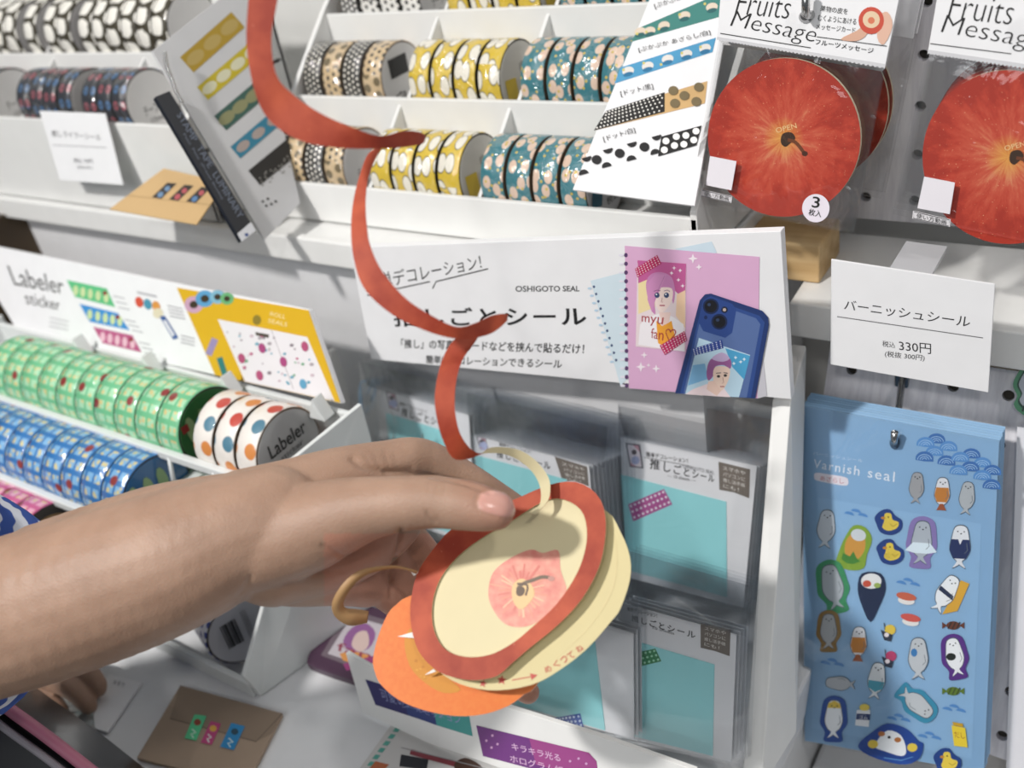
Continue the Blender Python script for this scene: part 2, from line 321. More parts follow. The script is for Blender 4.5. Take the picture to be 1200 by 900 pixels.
def cyl(r0, r1, hw, mat, sidemat, bev=0.0006, k=48, uvs=True):      # hollow roll about X
    prof = [(-hw, r1), (-hw, r0 - bev), (-hw + bev, r0), (hw - bev, r0), (hw, r0 - bev), (hw, r1)]; me = bpy.data.meshes.new('tape'); vs = []; fs = []; n = len(prof)
    for i in range(k):
        t = 2 * math.pi * i / k
        vs += [(x, r * math.cos(t), r * math.sin(t)) for x, r in prof]
    for i in range(k):
        for j in range(n): fs.append([i * n + j, i * n + (j + 1) % n, (i + 1) % k * n + (j + 1) % n, (i + 1) % k * n + j])
    me.from_pydata(vs, [], fs); me.materials.append(mat); me.materials.append(sidemat); uv = me.uv_layers.new(name='UVMap')
    for p in me.polygons:
        j = p.index % n; i = p.index // n; p.material_index = 0 if j in (1, 2, 3) else 1; p.use_smooth = j in (1, 2, 3, 5)
        for li in p.loop_indices:
            vi = me.loops[li].vertex_index; kk = vi // n
            if i == k - 1 and kk == 0: kk = k
            uv.data[li].uv = (kk / k * 2 * math.pi * r0, prof[vi % n][0] + 0.5)
    bm = bmesh.new(); bm.from_mesh(me); bmesh.ops.recalc_face_normals(bm, faces=bm.faces); bm.to_mesh(me); bm.free(); return me
MESH = {}
def ob(name, me, parent, loc=(0, 0, 0)):
    o = bpy.data.objects.new(name, me); COL.objects.link(o); o.parent = parent; o.location = loc; return o
def roll_parts(root, kind, r, hw, disc=None):
    k = (kind, r, hw)
    if k not in MESH: MESH[k] = (cyl(r, r * 0.70, hw, RM_[kind], CORE if kind in ('teal', 'dottan', 'dotdark', 'fruit') else DARKCORE), cyl(r * 0.70, r * 0.64, hw * 0.98, M('b08b5e', 0.8), M('b08b5e', 0.8)))
    ob('tape', MESH[k][0], root).rotation_euler = (random.uniform(0, 6.28), 0, 0); ob('core', MESH[k][1], root)
    if disc:
        dk = ('d', r, hw, disc)
        if dk not in MESH:
            b = MB(); n = 40; x = hw + 0.0004; b.hexa([(x, r * 0.93 * math.cos(6.28318 * i / n), r * 0.93 * math.sin(6.28318 * i / n)) for i in range(n)], [(x - 0.0008, r * 0.93 * math.cos(6.28318 * i / n), r * 0.93 * math.sin(6.28318 * i / n)) for i in range(n)], M(DISC[disc][0], 0.3, 0, 0.6))
            o = b.build('label_disc', root, raw=True); pl = Plane((x, 0, 0), (1, 0, 0)); tmp = o.data
            ink = MB(); ink.uv = 'keep'; L = [x + 0.0003]
            def pp(pts, col): L[0] += 3e-5; ink.add([(L[0], y * r, z * r) for y, z in pts], [list(range(len(pts)))], M(col, 0.4))
            def tx(y0, y1, z0, z1, s, col, bold=0.0):
                L[0] += 3e-5; vs_, fs_ = text_geo(s, bold); ink.add([(L[0], (y0 + (y1 - y0) * u) * r, (z1 - (z1 - z0) * v) * r) for u, v in vs_], fs_, M(col, 0.4))
            DISC[disc][1](pp, tx); po = ink.build('printing', o, raw=True); MESH[dk] = (tmp, po.data); bpy.data.objects.remove(po); bpy.data.objects.remove(o)
        o = ob('label_disc', MESH[dk][0], root); ob('printing', MESH[dk][1], o)
        o.location = -Vector((0, 0, 0))
def d_dark(pp, tx): pp([(-.55, .1), (.25, .1), (.25, .62), (-.55, .62)], '1d1c1b'); tx(-.5, -.1, -.62, -.3, '白', '222222'); 
def d_text(pp, tx): tx(-.45, .1, -.3, .0, 'テープ', '3a3a3a'); tx(-.3, .3, -.55, -.4, '15mm', '555555')
def d_swatch(pp, tx): pp([(-.8, -.35), (-.35, -.5), (.0, .5), (-.5, .65)], '2b6d86'); tx(-.1, .5, -.6, -.4, '税込', '444444')
def d_yel(pp, tx): pp([(-.7, -.55), (-.2, -.6), (-.25, .1), (-.75, .15)], 'd0b436'); tx(.0, .5, .2, .4, '15mm', '444444')
def d_green(pp, tx):
    for i in range(3): pp([(-.55 + .4 * i + .14 * math.cos(a * .628), .25 + .38 * math.sin(a * .628)) for a in range(10)], '8fae7c')
    pp([(-.8, .3), (-.6, .3), (-.6, .5), (-.8, .5)], '8d3230'); tx(-.5, .55, -.55, -.3, 'Labeler', 'a8c8a4', 0.01); tx(-.2, .4, -.22, -.12, 'sticker', '9fbf9b')
def d_grey(pp, tx): tx(-.55, .6, .1, .45, 'Labeler', '2c2c2c', 0.01); tx(-.3, .4, -.12, .02, 'sticker', '555555'); pp([(-.6 + .2 * math.cos(a * .52), -.35 + .2 * math.sin(a * .52)) for a in range(12)], '8d3a36')
def d_bar(pp, tx):
    for i in range(8): pp([(-.55 + .05 * i, -.3), (-.525 + .05 * i + .012 * (i % 3), -.3), (-.525 + .05 * i + .012 * (i % 3), .45), (-.55 + .05 * i, .45)], '33353a')
    tx(.0, .12, -.5, .55, '|||', '7a7a80'); tx(.25, .55, -.5, -.3, '税込', '55555a')
DISC = {'dark': ('d2d0ce', d_dark), 'text': ('cfcdcc', d_text), 'swatch': ('d5d4d6', d_swatch), 'yel': ('c9c7c0', d_yel), 'green': ('2f6a3d', d_green), 'blue': ('1f5f92', d_green), 'grey': ('a9a8a8', d_grey), 'bar': ('b9bac2', d_bar)}
def row(x0, dx, n, y, z, r, hw, kinds, disc, what, where, group, start=0):
    for i in range(n):
        t = thing('tape_roll', f'{ORD[i + start]} {what} from the left, {where}', 'tape roll', (x0 + dx * i, y, z), group)
        roll_parts(t, kinds[i % len(kinds)], r, hw, disc if i == n - 1 else None)
# ---------------------------------------------------------------- tiered racks on the wall shelf
def rack(x0, x1, y0, z0, ny, dy, dz, base, label, divs, zlow=1.1575, x1s=None):
    root = thing('tape_rack', label, 'rack', ((x0 + x1) / 2, y0 + 0.05, zlow))
    b = MB(); f = 0.004
    for i in range(ny):
        y, z = y0 + dy * i, z0 + dz * i; yb = y + dy
        b.box((x0, y, zlow), (x1, y + f, z), WHITE)                 # front wall up to the rim
        b.box((x0, y + f, z - 0.022), (x1, yb, z - 0.018), WHITE)
    b.box((x0, yb, zlow), (x1, yb + f, z + dz), WHITE)
    b.build('tray_body', root, 0.0008)
    for sx in (x0, x1 - 0.004):
        b = MB(); pts = [(sx, y0, zlow), (sx, yb + f, zlow), (sx, yb + f, z + dz), (sx, y0 + dy * (ny - 1), z + 0.004), (sx, y0, z0 + 0.004)]
        b.prism(pts, (0.004, 0, 0), WHITE); b.build('end_wall', root, 0.0005)
    for i, xs in enumerate(divs):
        for x in xs:
            y, z = y0 + dy * i, z0 + dz * i
            b = MB(); b.prism([(x, y + f, z - 0.018), (x, yb - dy * (ny - 1 - i) , z - 0.018), (x, yb - dy * (ny - 1 - i), z + dz * 0.9), (x, y + f, z)], (0.0025, 0, 0), WHITE); b.build('divider', root)
    return root
RK = (0.0247, 0.0088)
rack(-0.541, -0.2075, 0.44, 1.185, 3, 0.05, 0.0435, 0, 'white three-step rack of dotted, yellow and teal tape rolls', [(-0.4425, -0.3535), (-0.4365, -0.348), (-0.431, -0.3435)])
rack(-0.925, -0.575, 0.42, 1.229, 2, 0.05, 0.037, 0, 'white two-step rack of cow-spotted and dark flower tape rolls', [(-0.787, -0.668), (-0.80, -0.705, -0.64)])
def midrow(k, xs, kinds, disc, what, where, group):
    y, z = 0.468 + 0.05 * k, 1.1905 + 0.0435 * k
    row(xs, 0.0188, 4, y, z, 0.0245, 0.0082, kinds, disc, what, where, group)
for k, (wh, xa, xb, xc) in enumerate((('bottom row, middle rack', -0.5275, -0.4305, -0.3415), ('centre row, middle rack', -0.5215, -0.4245, -0.336), ('top row, middle rack', -0.516, -0.419, -0.331))):
    midrow(k, xa, ['mono', 'mono'] if k == 2 else ['dotdark', 'dottan'], 'text' if k != 1 else 'dark', 'polka-dot tape roll', wh, 'polka-dot tape rolls')
    midrow(k, xb, ['bird'], 'yel', 'yellow bird-print tape roll', wh, 'yellow tape rolls')
    midrow(k, xc, ['blue' if k == 2 else 'teal'], 'swatch', 'teal seal-print tape roll' if k < 2 else 'blue-green tape roll', wh, 'teal tape rolls')
def mixed(xs, discs, y, z, r, kind, what, group):
    for i, x in enumerate(xs):
        t = thing('tape_roll', f'{ORD[i]} {what} from the left on the left rack' if i < 12 else f'rightmost {what} on the left rack, behind the tilted card', 'tape roll', (x, y, z), group); roll_parts(t, kind, r, 0.0084, 'text' if i in discs else None)
mixed([-0.9105 + 0.0182 * i for i in range(5)] + [-0.8085, -0.7795, -0.7613, -0.732, -0.7138, -0.6956, -0.6774, -0.6592, -0.641], (4, 5, 7, 13), 0.498, 1.2765, 0.0265, 'cow', 'cow-spotted tape roll', 'cow-spotted tape rolls')
mixed([-0.908 + 0.0182 * i for i in range(5)] + [-0.776, -0.7578, -0.7396, -0.720, -0.6885, -0.6703, -0.652], (4, 8, 11), 0.448, 1.236, 0.0245, 'flower', 'dark flower-print tape roll', 'dark flower tape rolls')
# ---------------------------------------------------------------- leaning label-tape tray, lower left
LT_Y, LT_Z, LT_DY, LT_DZ = 0.27, 1.071, 0.043, 0.030
root = thing('label_tape_tray', 'white stepped tray of green, blue and pink label tape rolls under the yellow board', 'tray', (-0.55, 0.29, 0.93)); ACR = M('e2e5e4', 0.3, name='tray_white')
b = MB(); XL, XR = -0.80, -0.412
for i in range(3):
    y, z = LT_Y - LT_DY * i, LT_Z - LT_DZ * i; xr = (-0.425, -0.505, -0.57)[i]
    b.box((XL, y, z - 0.006), (xr, y + 0.005, z), ACR); b.box((XL, y + 0.004, z - 0.032), (xr, y + LT_DY + 0.02, z - 0.029), ACR); b.box((XL, y, z - 0.036 if i < 2 else 0.931), (xr, y + 0.004, z - 0.026), ACR)
b.box((XL, 0.335, 0.931), (-0.402, 0.339, 1.083), ACR); b.box((-0.57, 0.219, 0.931), (-0.432, 0.223, 0.944), ACR)
b.build('tray_body', root, 0.0008)
for k in range(8):                                                  # wire uprights on the rails
    b = MB(); x = -0.72 + 0.043 * k
    b.tube([(x, LT_Y + 0.002, LT_Z), (x, LT_Y - 0.004, LT_Z - 0.026)], 0.0014, ACR); b.tube([(x - 0.02, LT_Y - LT_DY + 0.002, LT_Z - LT_DZ), (x - 0.02, LT_Y - LT_DY - 0.004, LT_Z - LT_DZ - 0.026)], 0.0014, ACR); b.build('rail_post', root)
for k in range(4):
    b = MB(); x = -0.665 + 0.083 * k; b.prism([(x - 0.007, 0.333, 1.083), (x + 0.007, 0.333, 1.083), (x, 0.333, 1.098)], (0, -0.01, 0), ACR); b.build('divider_tab', root, 0.001)
b = MB(); ew = [(-0.4315, 0.222, 0.931), (-0.40, 0.342, 0.931), (-0.3965, 0.342, 1.088), (-0.415, 0.275, 1.075), (-0.4245, 0.25, 1.0), (-0.4315, 0.217, 0.955)]
b.prism(ew, (0.003, 0, 0), ACR); b.build('end_wall', root, 0.0006)
b = MB(); b.prism([(XL, 0.184, 0.931), (XL, 0.342, 0.931), (XL, 0.342, 1.088), (XL, 0.27, 1.075), (XL, 0.184, 1.01)], (0.004, 0, 0), ACR); b.build('end_wall', root, 0.0006)
RL = 0.0272
yg, zg = LT_Y + 0.032, LT_Z - 0.0015 + 0.004
row(-0.705, 0.0222, 10, yg, zg, RL, 0.0105, ['green'], 'green', 'green label tape roll', 'top row under the yellow board', 'green label tape rolls')
row(-0.4715, 0.0197, 3, yg, zg, RL, 0.0085, ['fruit'], 'grey', 'white fruit-print tape roll', 'right of the green rolls', 'fruit-print tape rolls')
row(-0.747, 0.0222, 11, yg - LT_DY, zg - LT_DZ, RL, 0.0105, ['lblue'], 'blue', 'blue label tape roll', 'middle row above the forearm', 'blue label tape rolls')
row(-0.755, 0.0222, 8, yg - 2 * LT_DY, zg - 2 * LT_DZ, RL, 0.0105, ['pink'], None, 'pink label tape roll', 'bottom row beside the striped sleeve', 'pink label tape rolls')
t = thing('tape_roll', 'pale tape roll with a barcode label, below the forearm', 'tape roll', (-0.4665, 0.250, 0.9585)); t.rotation_euler = (0, 0, -0.35); roll_parts(t, 'navyw', 0.0272, 0.012, 'bar')
# labels board standing on the tray
A, B_, D_ = at(362, 363, 0.36), at(400, 473, 0.338), at(50, 395, 0.338)
plb = P3(A, B_, D_); LQ = [(-45, 281), (362, 363), (400, 473), (20, 387)]
root = thing('display_board', 'white and yellow illustrated board standing behind the green label tapes', 'sign', plb.pt((200, 420)))
card('panel', LQ, plb, 0.004, PAPER, root, 0.0004)
k = Ink(plb)
k.text([(8, 311), (73, 325), (75, 345), (17, 334)], 'Labeler', '2b2b2b'); k.text([(27, 341), (69, 351), (71, 364), (31, 356)], 'sticker', '333333')
for q_, c in (([(78, 328), (125, 338), (135, 360), (88, 348)], '5fbf84'), ([(93, 356), (138, 367), (152, 387), (105, 377)], '3d8fd0'), ([(109, 383), (155, 393), (166, 413), (120, 402)], 'b85583')):
    k.poly(q_, c); h = homog(q_)
    for i in range(5):
        c0 = h(.12 + .19 * i, .55); k.ell(c0, 3, 6, 'c9dba5' if c != 'b85583' else 'e5b9c8')
    k.ell(h(.9, .3), 2.5, 2.5, '8d3230')
    for i in range(3): e = h(1.08, .35 + .3 * i); k.stroke([e, (e[0] + 13, e[1] + 3)], 1.2, 'a9a9ad')
for i, c in enumerate(('d2553f', '4b93ad', 'd99446')): k.ell((163 + 10 * i, 354 + 2.5 * i), 4.5, 6.5, c, -20)
k.poly([(160, 341), (183, 346), (184, 349), (161, 344)], 'b9b9bd'); k.ell((185, 367), 6, 6, 'ddd4b8'); k.poly([(187, 371), (193, 370), (209, 396), (203, 398)], '3d5f9a'); k.poly([(191, 376), (194, 375), (205, 393), (202, 394)], 'e6e6ea')
for i in range(4): k.stroke([(196 + i, 358 + 4 * i), (214 + i, 362 + 4 * i)], 1.2, '9a9a9e')
for i in range(3): k.stroke([(212, 393 + 4 * i), (228, 397 + 4 * i)], 1.2, '9a9a9e'); k.stroke([(58, 372 + 5 * i), (80, 377 + 5 * i)], 1.2, 'b5b5b8')
k.poly([(207, 337), (361.5, 363.5), (399, 472), (252, 439.5)], 'd9ad1c'); k.poly([(255, 374), (360, 395), (392, 470), (287, 447)], 'e6e3e6')
k.stroke([(318, 387), (344, 456)], 1, 'bdb9bd')
for c0, r1, c in (((227, 357), 11, 'c79fb8'), ((240, 350), 11, '5b9cc7'), ((255, 348), 9, '7fb3c9'), ((266, 350), 8, '69ad74')): k.ell(c0, r1, r1 * .9, c); k.ell(c0, r1 * .45, r1 * .4, '3a3020')
k.stroke([(244, 416), (252, 397)], 8, '9a8bb4'); k.stroke([(257, 419), (264, 440)], 7, '2f7a78'); k.poly([(299, 389), (315, 392), (315, 396), (300, 393)], '4a4238'); k.ell((301, 375), 5, 6, '8d7a2a')
k.line((316, 370), (334, 374), 5, 'ROLL', 'efe0a8'); k.line((314, 378), (336, 383), 5, 'SEALS', 'efe0a8')
for i in range(42):
    u, v = random.random(), random.random(); p = homog([(262, 380), (356, 399), (386, 464), (290, 443)])(u, v); s = random.uniform(1, 2.6); k.ell(p, s, s * .8, random.choice(['b8597f', '6aa3b8', 'a9a0a6', '8a8088', 'c7b4bd', '7aa98a']))
for p in ((283, 420), (307, 408), (332, 424), (357, 406), (355, 450), (304, 440)): k.ell(p, 4, 6, random.choice(['b04f76', '5f9fc0', 'a8487c']), -15)
k.done(root)
# ---------------------------------------------------------------- flat signs and cards
def sign(name, label, cat, quad, pl, thick, mat=None, extra=None, group=None, part='panel', loc=None):
    r = thing(name, label, cat, loc or pl.pt(((quad[2][0] + quad[3][0]) / 2, (quad[2][1] + quad[3][1]) / 2)), group); card(part, quad, pl, thick, mat or PAPER, r, min(0.0003, thick * .2)); return r
# big sign board in the middle
ya, yb = 0.398, 0.408
pls = P3(at(415, 290, ya), at(915, 272, yb), at(926, 468, yb - 0.003)); SQ = [(410, 290), (915, 271), (927, 468), (435, 421)]
r = sign('sign_board', 'large white sign board with pink notebook and navy phone picture', 'sign', SQ, pls, 0.006)
k = Ink(pls); BK = '1e1e20'
k.text([(427, 323), (562, 298), (565, 315), (430, 342)], '簡単デコレーション！', BK, 0.0)
k.stroke([(430, 346), (504, 330)], 1.4, BK); k.stroke([(507, 338), (511, 330), (572, 315)], 1.4, BK)
k.text([(604, 335), (679, 335), (679, 341.5), (604, 342)], 'OSHIGOTO SEAL', BK, 0.012)
k.text([(460, 361), (686, 359), (688, 382), (462, 383)], '推しごとシール', BK, 0.02, 1.15)
k.text([(470, 397), (685, 403), (684, 415), (470, 408)], '「推し」の写真やカードなどを挟んで貼るだけ！', BK, 0.012)
k.text([(499, 416), (659, 421), (658, 432), (499, 426)], '簡単にデコレーションできるシール', BK, 0.012)
k.poly([(692, 329), (735, 318), (740, 440), (727, 452)], 'd3e3ec'); k.poly([(790, 292), (834, 283), (840, 296), (830, 300)], 'cfe0ec')
for i in range(11): k.ell((696 + 2.6 * i, 336 + 8.6 * i), 1.4, 1.6, '3c4f74'); k.ell((691 + 2.6 * i, 338 + 8.6 * i), 2.4, 1.4, 'b9d3e6')
k.poly([(732, 288), (890, 301), (888, 467), (737, 455)], 'dcaed0')
k.poly([(886, 380), (890, 380), (899, 464), (888, 467)], 'c9c7cf')
for i in range(16): k.ell((733.5 + .05 * i, 299 + 10.2 * i), 2.2, 2.6, '5b3f6a'); k.ell((728 + .1 * i, 299 + 10.2 * i), 3, 1.4, 'e6e3ee')
def spark(c, s, col='f6eaf2'): k.poly([(c[0], c[1] - s), (c[0] + s * .25, c[1] - s * .25), (c[0] + s, c[1]), (c[0] + s * .25, c[1] + s * .25), (c[0], c[1] + s), (c[0] - s * .25, c[1] + s * .25), (c[0] - s, c[1]), (c[0] - s * .25, c[1] - s * .25)], col)
spark((812, 303), 6); spark((819, 313), 4); spark((755, 416), 4); spark((751, 430), 6); spark((769, 432), 5); spark((760, 428), 2.5)
# portrait photo with two strips of tape
k.poly([(747, 305), (804, 309), (803, 412), (745, 406)], 'e9d9dc'); k.poly([(747, 305), (804, 309), (803, 352), (790, 340), (748, 332)], 'c35f98'); k.poly([(748, 332), (765, 325), (768, 360), (748, 368)], 'f0dca8'); k.poly([(793, 345), (803, 340), (803, 385), (792, 370)], 'f2cfae')
for p in ((787, 320), (797, 317), (795, 328), (800, 335), (790, 314)): spark(p, 2.6)
k.poly([(748, 404), (750, 380), (760, 372), (776, 366), (790, 372), (801, 380), (802, 412)], 'f3eef2')
k.poly([(769, 376), (776, 382), (787, 376), (792, 398), (781, 408), (771, 402)], 'f0a63a'); k.poly([(772, 366), (786, 366), (784, 378), (776, 382)], 'f1d3cb')
hair = ring([(757, 335), (762, 322), (775, 319), (787, 325), (791, 340), (789, 356), (785, 348), (768, 350), (768, 368), (762, 360)], 4); k.poly(hair, 'c987b8'); k.poly(ring([(766, 340), (774, 337), (787, 338), (788, 350), (782, 361), (775, 366), (769, 358)], 4), 'f6dfd8')
k.poly([(758, 333), (768, 321), (781, 322), (776, 334), (768, 352), (764, 366), (759, 352)], 'cf8fbd'); k.stroke([(779, 323), (772, 338), (767, 352)], 0.7, 'b576a8')
for e in ((770, 346), (781, 346)): k.ell(e, 3, 3.2, '35466e'); k.ell((e[0] - .7, e[1] - 1), .9, .9, 'ffffff')
k.stroke([(766, 341.5), (770, 340), (774, 341)], .7, '7a4a70'); k.stroke([(778, 341), (782, 340), (785, 341.5)], .7, '7a4a70'); k.stroke([(773, 358), (779, 358)], 1.4, 'b04a62'); k.stroke([(776, 349), (775, 354), (777, 354)], .7, 'c08a86')
k.text([(752, 370), (778, 372), (776, 384), (752, 380)], 'myu', 'a8323e'); k.text([(763, 384), (793, 386), (790, 402), (763, 396)], 'fan♡', 'a8323e')
def tape(pts, col, dot='f2dfe6', nu=9, nv=4):
    k.poly(pts, col); h = homog(pts)
    for i in range(nu):
        for j in range(nv): c0 = h((i + .5) / nu, (j + .5) / nv); k.ell(c0, .75, .75, dot, n=6)
tape([(744, 315), (770, 299), (775, 309), (747, 325)], 'b92a60'); tape([(773, 405), (802, 388), (805, 399), (779, 416)], 'b92a60')
# the phone in a navy case
ph = ring([(823, 349), (832, 344), (893, 365), (901, 377), (886, 466), (861, 466), (792, 461), (797, 432)], 1)
k.poly([(820, 352), (826, 345), (833, 344), (893, 364), (900, 372), (901, 381), (885, 467), (791, 461)], '22386e'); k.poly([(823, 356), (829, 349), (890, 370), (896, 378), (880, 466), (797, 461)], '2f4c8c'); k.poly([(824, 360), (830, 353), (886, 373), (891, 380), (875, 466), (801, 461)], '5870a3'); k.poly([(818, 376), (824, 352), (833, 347), (858, 356), (863, 363), (858, 390), (850, 396), (824, 388)], '2b4788')
for c0, r1 in (((833, 359), 9.5), ((843, 377), 9.5), ((849, 363), 4)): k.ell(c0, r1, r1 * .98, '18284f'); k.ell(c0, r1 * .78, r1 * .76, '10131c'); k.ell((c0[0] - 2, c0[1] - 2), r1 * .22, r1 * .2, '31405f')
k.ell((827, 372), 2, 2.4, '1a2c5c'); k.ell((849, 363), 2, 2, 'b9a9a2')
k.poly([(819, 396), (879, 416), (866, 465.5), (803, 462)], 'bcd9ea'); k.poly([(850, 408), (879, 417), (872, 445), (858, 430)], '4ea3cf'); k.poly([(812, 428), (826, 426), (830, 444), (806, 452)], '7fb5dc')
k.poly([(803, 462), (812, 456), (828, 450), (848, 454), (856, 465.5)], 'f2dfe2'); k.poly(ring([(828, 436), (832, 422), (844, 416), (856, 421), (856, 432), (848, 428), (838, 430), (836, 440), (830, 446)], 4), '9a5f96'); k.poly(ring([(834, 420), (846, 413), (855, 420), (846, 424)], 4), 'c3aed2')
k.poly(ring([(836, 434), (842, 429), (855, 432), (853, 447), (845, 458), (837, 450)], 4), 'f0d4c4'); k.poly([(830, 447), (837, 446), (845, 458), (840, 464), (828, 456)], 'ecccbd')
for e in ((842, 441), (850, 440)): k.ell(e, 2, 1.6, '34302f')
k.stroke([(839, 437.6), (845, 436.8)], .9, '4a3040'); k.stroke([(848, 436.6), (853, 437.6)], .9, '4a3040'); k.stroke([(844, 453), (849, 453)], 1.2, 'a8525a'); k.stroke([(847, 442), (848, 449), (846, 449)], .7, 'b88a7c')
for p in ((862, 419), (868, 424), (860, 426), (872, 421)): spark(p, 2.4, 'e8f4fb')
tape([(811, 409), (846, 398), (848, 408), (813, 417)], '2c4590', 'dfe6f4')
k.done(r)
# price sign of the sticker sheets
plp = LP(0.437, 1.145, 3); PQ = [(974, 304), (1166, 333), (1158, 460), (973, 427)]
r = sign('price_sign', 'white price sign reading 330 yen above the blue sticker sheets', 'price sign', PQ, plp, 0.0012)
k = Ink(plp); k.text([(990, 351), (1138, 371), (1136, 384), (989, 363)], 'バーニッシュシール', '2a2a2c'); k.stroke([(981, 371), (1152, 396)], 1.0, '6a6a6c')
k.text([(1034, 399), (1049, 401), (1049, 408), (1034, 406)], '税込', '2e2e30'); k.text([(1053, 399), (1091, 403), (1091, 415), (1054, 411)], '330円', '2a2a2c'); k.text([(1037, 411), (1084, 416), (1083, 424), (1037, 419)], '(税抜 300円)', '2e2e30'); k.done(r)
b = MB(); b.hexa([plp.back(0.0014).pt(q_) for q_ in [(1040, 318), (1090, 325), (1089, 331), (1040, 325)]], [p + Vector((0, 0.0345, 0)) for p in [plp.back(0.0014).pt(q_) for q_ in [(1040, 318), (1090, 325), (1089, 331), (1040, 325)]]], M('c8c8cc', 0.3)); b.build('holder', r)
# small price sign on the left rack
pll = LP(0.410, 1.215, 14); r = sign('price_sign', 'small white price sign in a clear holder, front of the left rack', 'price sign', [(46, 130), (123, 133), (144, 217), (70, 211)], pll, 0.001)
k = Ink(pll); k.text([(60, 152), (118, 157), (118, 165), (61, 160)], '癒しライラーシール', '4a4a4c'); k.stroke([(62, 170), (125, 173)], .9, '9a9a9c'); k.text([(86, 185), (108, 186), (109, 192), (87, 191)], '税込 770円', '55555a'); k.text([(90, 194), (108, 195), (109, 199), (91, 198)], '(税抜700円)', '77777a'); k.done(r)
# kraft card on the shelf with three printed labels
plk = P3(at(128, 245, 0.372), at(192, 197, 0.41), at(230, 263, 0.366)); r = sign('kraft_card', 'folded brown kraft card with three dark labels, hanging over the shelf lip', 'card', [(128, 245), (192, 197), (264, 214), (230, 263)], plk, 0.001, M('c9a878', 0.7))
k = Ink(plk); k.stroke([(150, 229), (247, 240)], .8, 'a88a5e')
for i in range(3):
    x, y = 188 + 20 * i, 224 + 2.5 * i; k.poly([(x - 10, y + 7), (x + 8, y - 10), (x + 19, y - 9), (x + 1, y + 9)], '35302c'); k.ell((x, y + 4), 4, 3, ['6d8aa8', 'b2565c', '5c7fa8'][i], -40); k.ell((x + 8, y - 3), 3.6, 2.8, ['6d8aa8', 'b2565c', 'b2565c'][i], -40)
k.done(r)
# sample card leaning against the right end of the middle rack
pA, pB, pC = at(671, 222, 0.4305), at(815, 240, 0.4305), at(757, 0, 0.530); plc = P3(pA, pB, pC)
r = sign('sample_card', 'white tape sample card leaning between the tape rack and apple bags', 'card', [(781, -50), (866, -50), (814, 241), (671, 222)], plc, 0.0015)
k = Ink(plc)
def strip(q_, bg, f): 
    k.poly(q_, bg); f(homog(q_))
def blobs(n, c1, c2, seed=1):
    def f(h):
        rr = random.Random(seed)
        for i in range(n): c0 = h((i + .5) / n, rr.uniform(.35, .65)); k.ell(c0, 7, 5, c1, -15); k.ell((c0[0], c0[1] + 4), 6, 2.6, c2, -15)
        for i in range(n): c0 = h((i + .02) / n + .04, rr.uniform(.2, .8)); k.ell(c0, 1.6, 1.6, 'cfc069')
    return f
strip([(748, 33), (860, -15), (853, 17), (740, 49)], '3f7f78', blobs(5, 'd9c9b6', '2c5f60')); strip([(727, 79), (839, 44), (835, 61), (720, 98)], '4d97c0', blobs(5, 'ddd8d2', '2d6f96', 3))
strip([(710, 130), (829, 95), (826, 121), (696, 153)], 'cda873', lambda h: None); k.poly([(710, 130), (779, 108), (779, 131), (696, 153)], '1c1a19'); h = homog([(710, 130), (779, 108), (779, 131), (696, 153)])
for i in range(16):
    for j in range(5): k.ell(h((i + .5 + .5 * (j % 2)) / 16.6, (j + .5) / 5), 1.15, 1.15, 'e9e6e0', n=6)
for c0 in ((802, 112), (789, 106), (819, 102), (791, 121), (816, 119)): k.ell(c0, 6, 5.5, '756648', n=12)
h = homog([(689, 182), (822, 147), (816, 170), (680, 205)]); 
for c0 in ((699, 187), (726, 179.5), (755, 172)): k.ell(c0, 5.8, 5.4, '1b1a1c', n=14)
for c0 in ((687, 184), (712, 174.5), (740, 167), (769, 159)): k.ell(c0, 5.8, 5.2, '1b1a1c', -15, 12, 0, 180)
for c0 in ((684, 204), (711, 195.5), (740, 187.5), (768, 180)): k.ell(c0, 5.8, 5.6, '1b1a1c', -15, 12, 180, 360)
q_ = [(775, 160), (822, 147), (816, 170), (771, 183)]; k.poly(q_, '1b1a1c'); h = homog(q_)
for i in range(4):
    for j in range(2): k.ell(h(.14 + .25 * i, .3 + .45 * j - .08 * (i % 2)), 4.2, 4, 'efeeec', n=12)
k.line((768, 11), (800, 0), 7, '[ぷかぷか', '2c2c2c'); k.line((749, 62), (833, 41), 7, '[ぷかぷか あざらし/白]', '2c2c2c'); k.line((728, 114), (766, 105), 8, '[ドット/黒]', '2c2c2c'); k.line((708, 167), (745, 156), 8, '[ドット/白]', '2c2c2c'); k.done(r)
# tilted sample card in the gap between the racks
plt = P3(at(310, 281, 0.386), at(178, 60, 0.398), at(330, 130, 0.462))
r = sign('sample_card', 'grey-white tape sample card hanging askew between the two racks', 'card', [(178, 60), (292, -28), (352, 238), (310, 281)], plt, 0.0015, M('c9c9cb', 0.55))
k = Ink(plt)
def sstrip(a, b_, wd, bg, blob, n):
    d = Vector((b_[0] - a[0], b_[1] - a[1])); d.normalize(); nx, ny = -d.y * wd, d.x * wd
    k.poly([a, b_, (b_[0] + nx, b_[1] + ny), (a[0] + nx, a[1] + ny)], bg)
    for i in range(n): u = (i + .5) / n; c0 = (a[0] + (b_[0] - a[0]) * u + nx * .5, a[1] + (b_[1] - a[1]) * u + ny * .5); k.ell(c0, wd * .5, wd * .3, blob, -40)
sstrip((211, 67), (271, 14), 24, 'a98a1e', 'b39a55', 3); sstrip((231, 102), (297, 46), 20, 'c0ac1a', 'd5d2b4', 4); sstrip((251, 136), (313, 84), 22, '33594f', '8a8a62', 4); sstrip((270, 172), (324, 126), 18, '2d7b96', 'a89a94', 3); sstrip((291, 200), (335, 164), 22, '22201f', '22201f', 0)
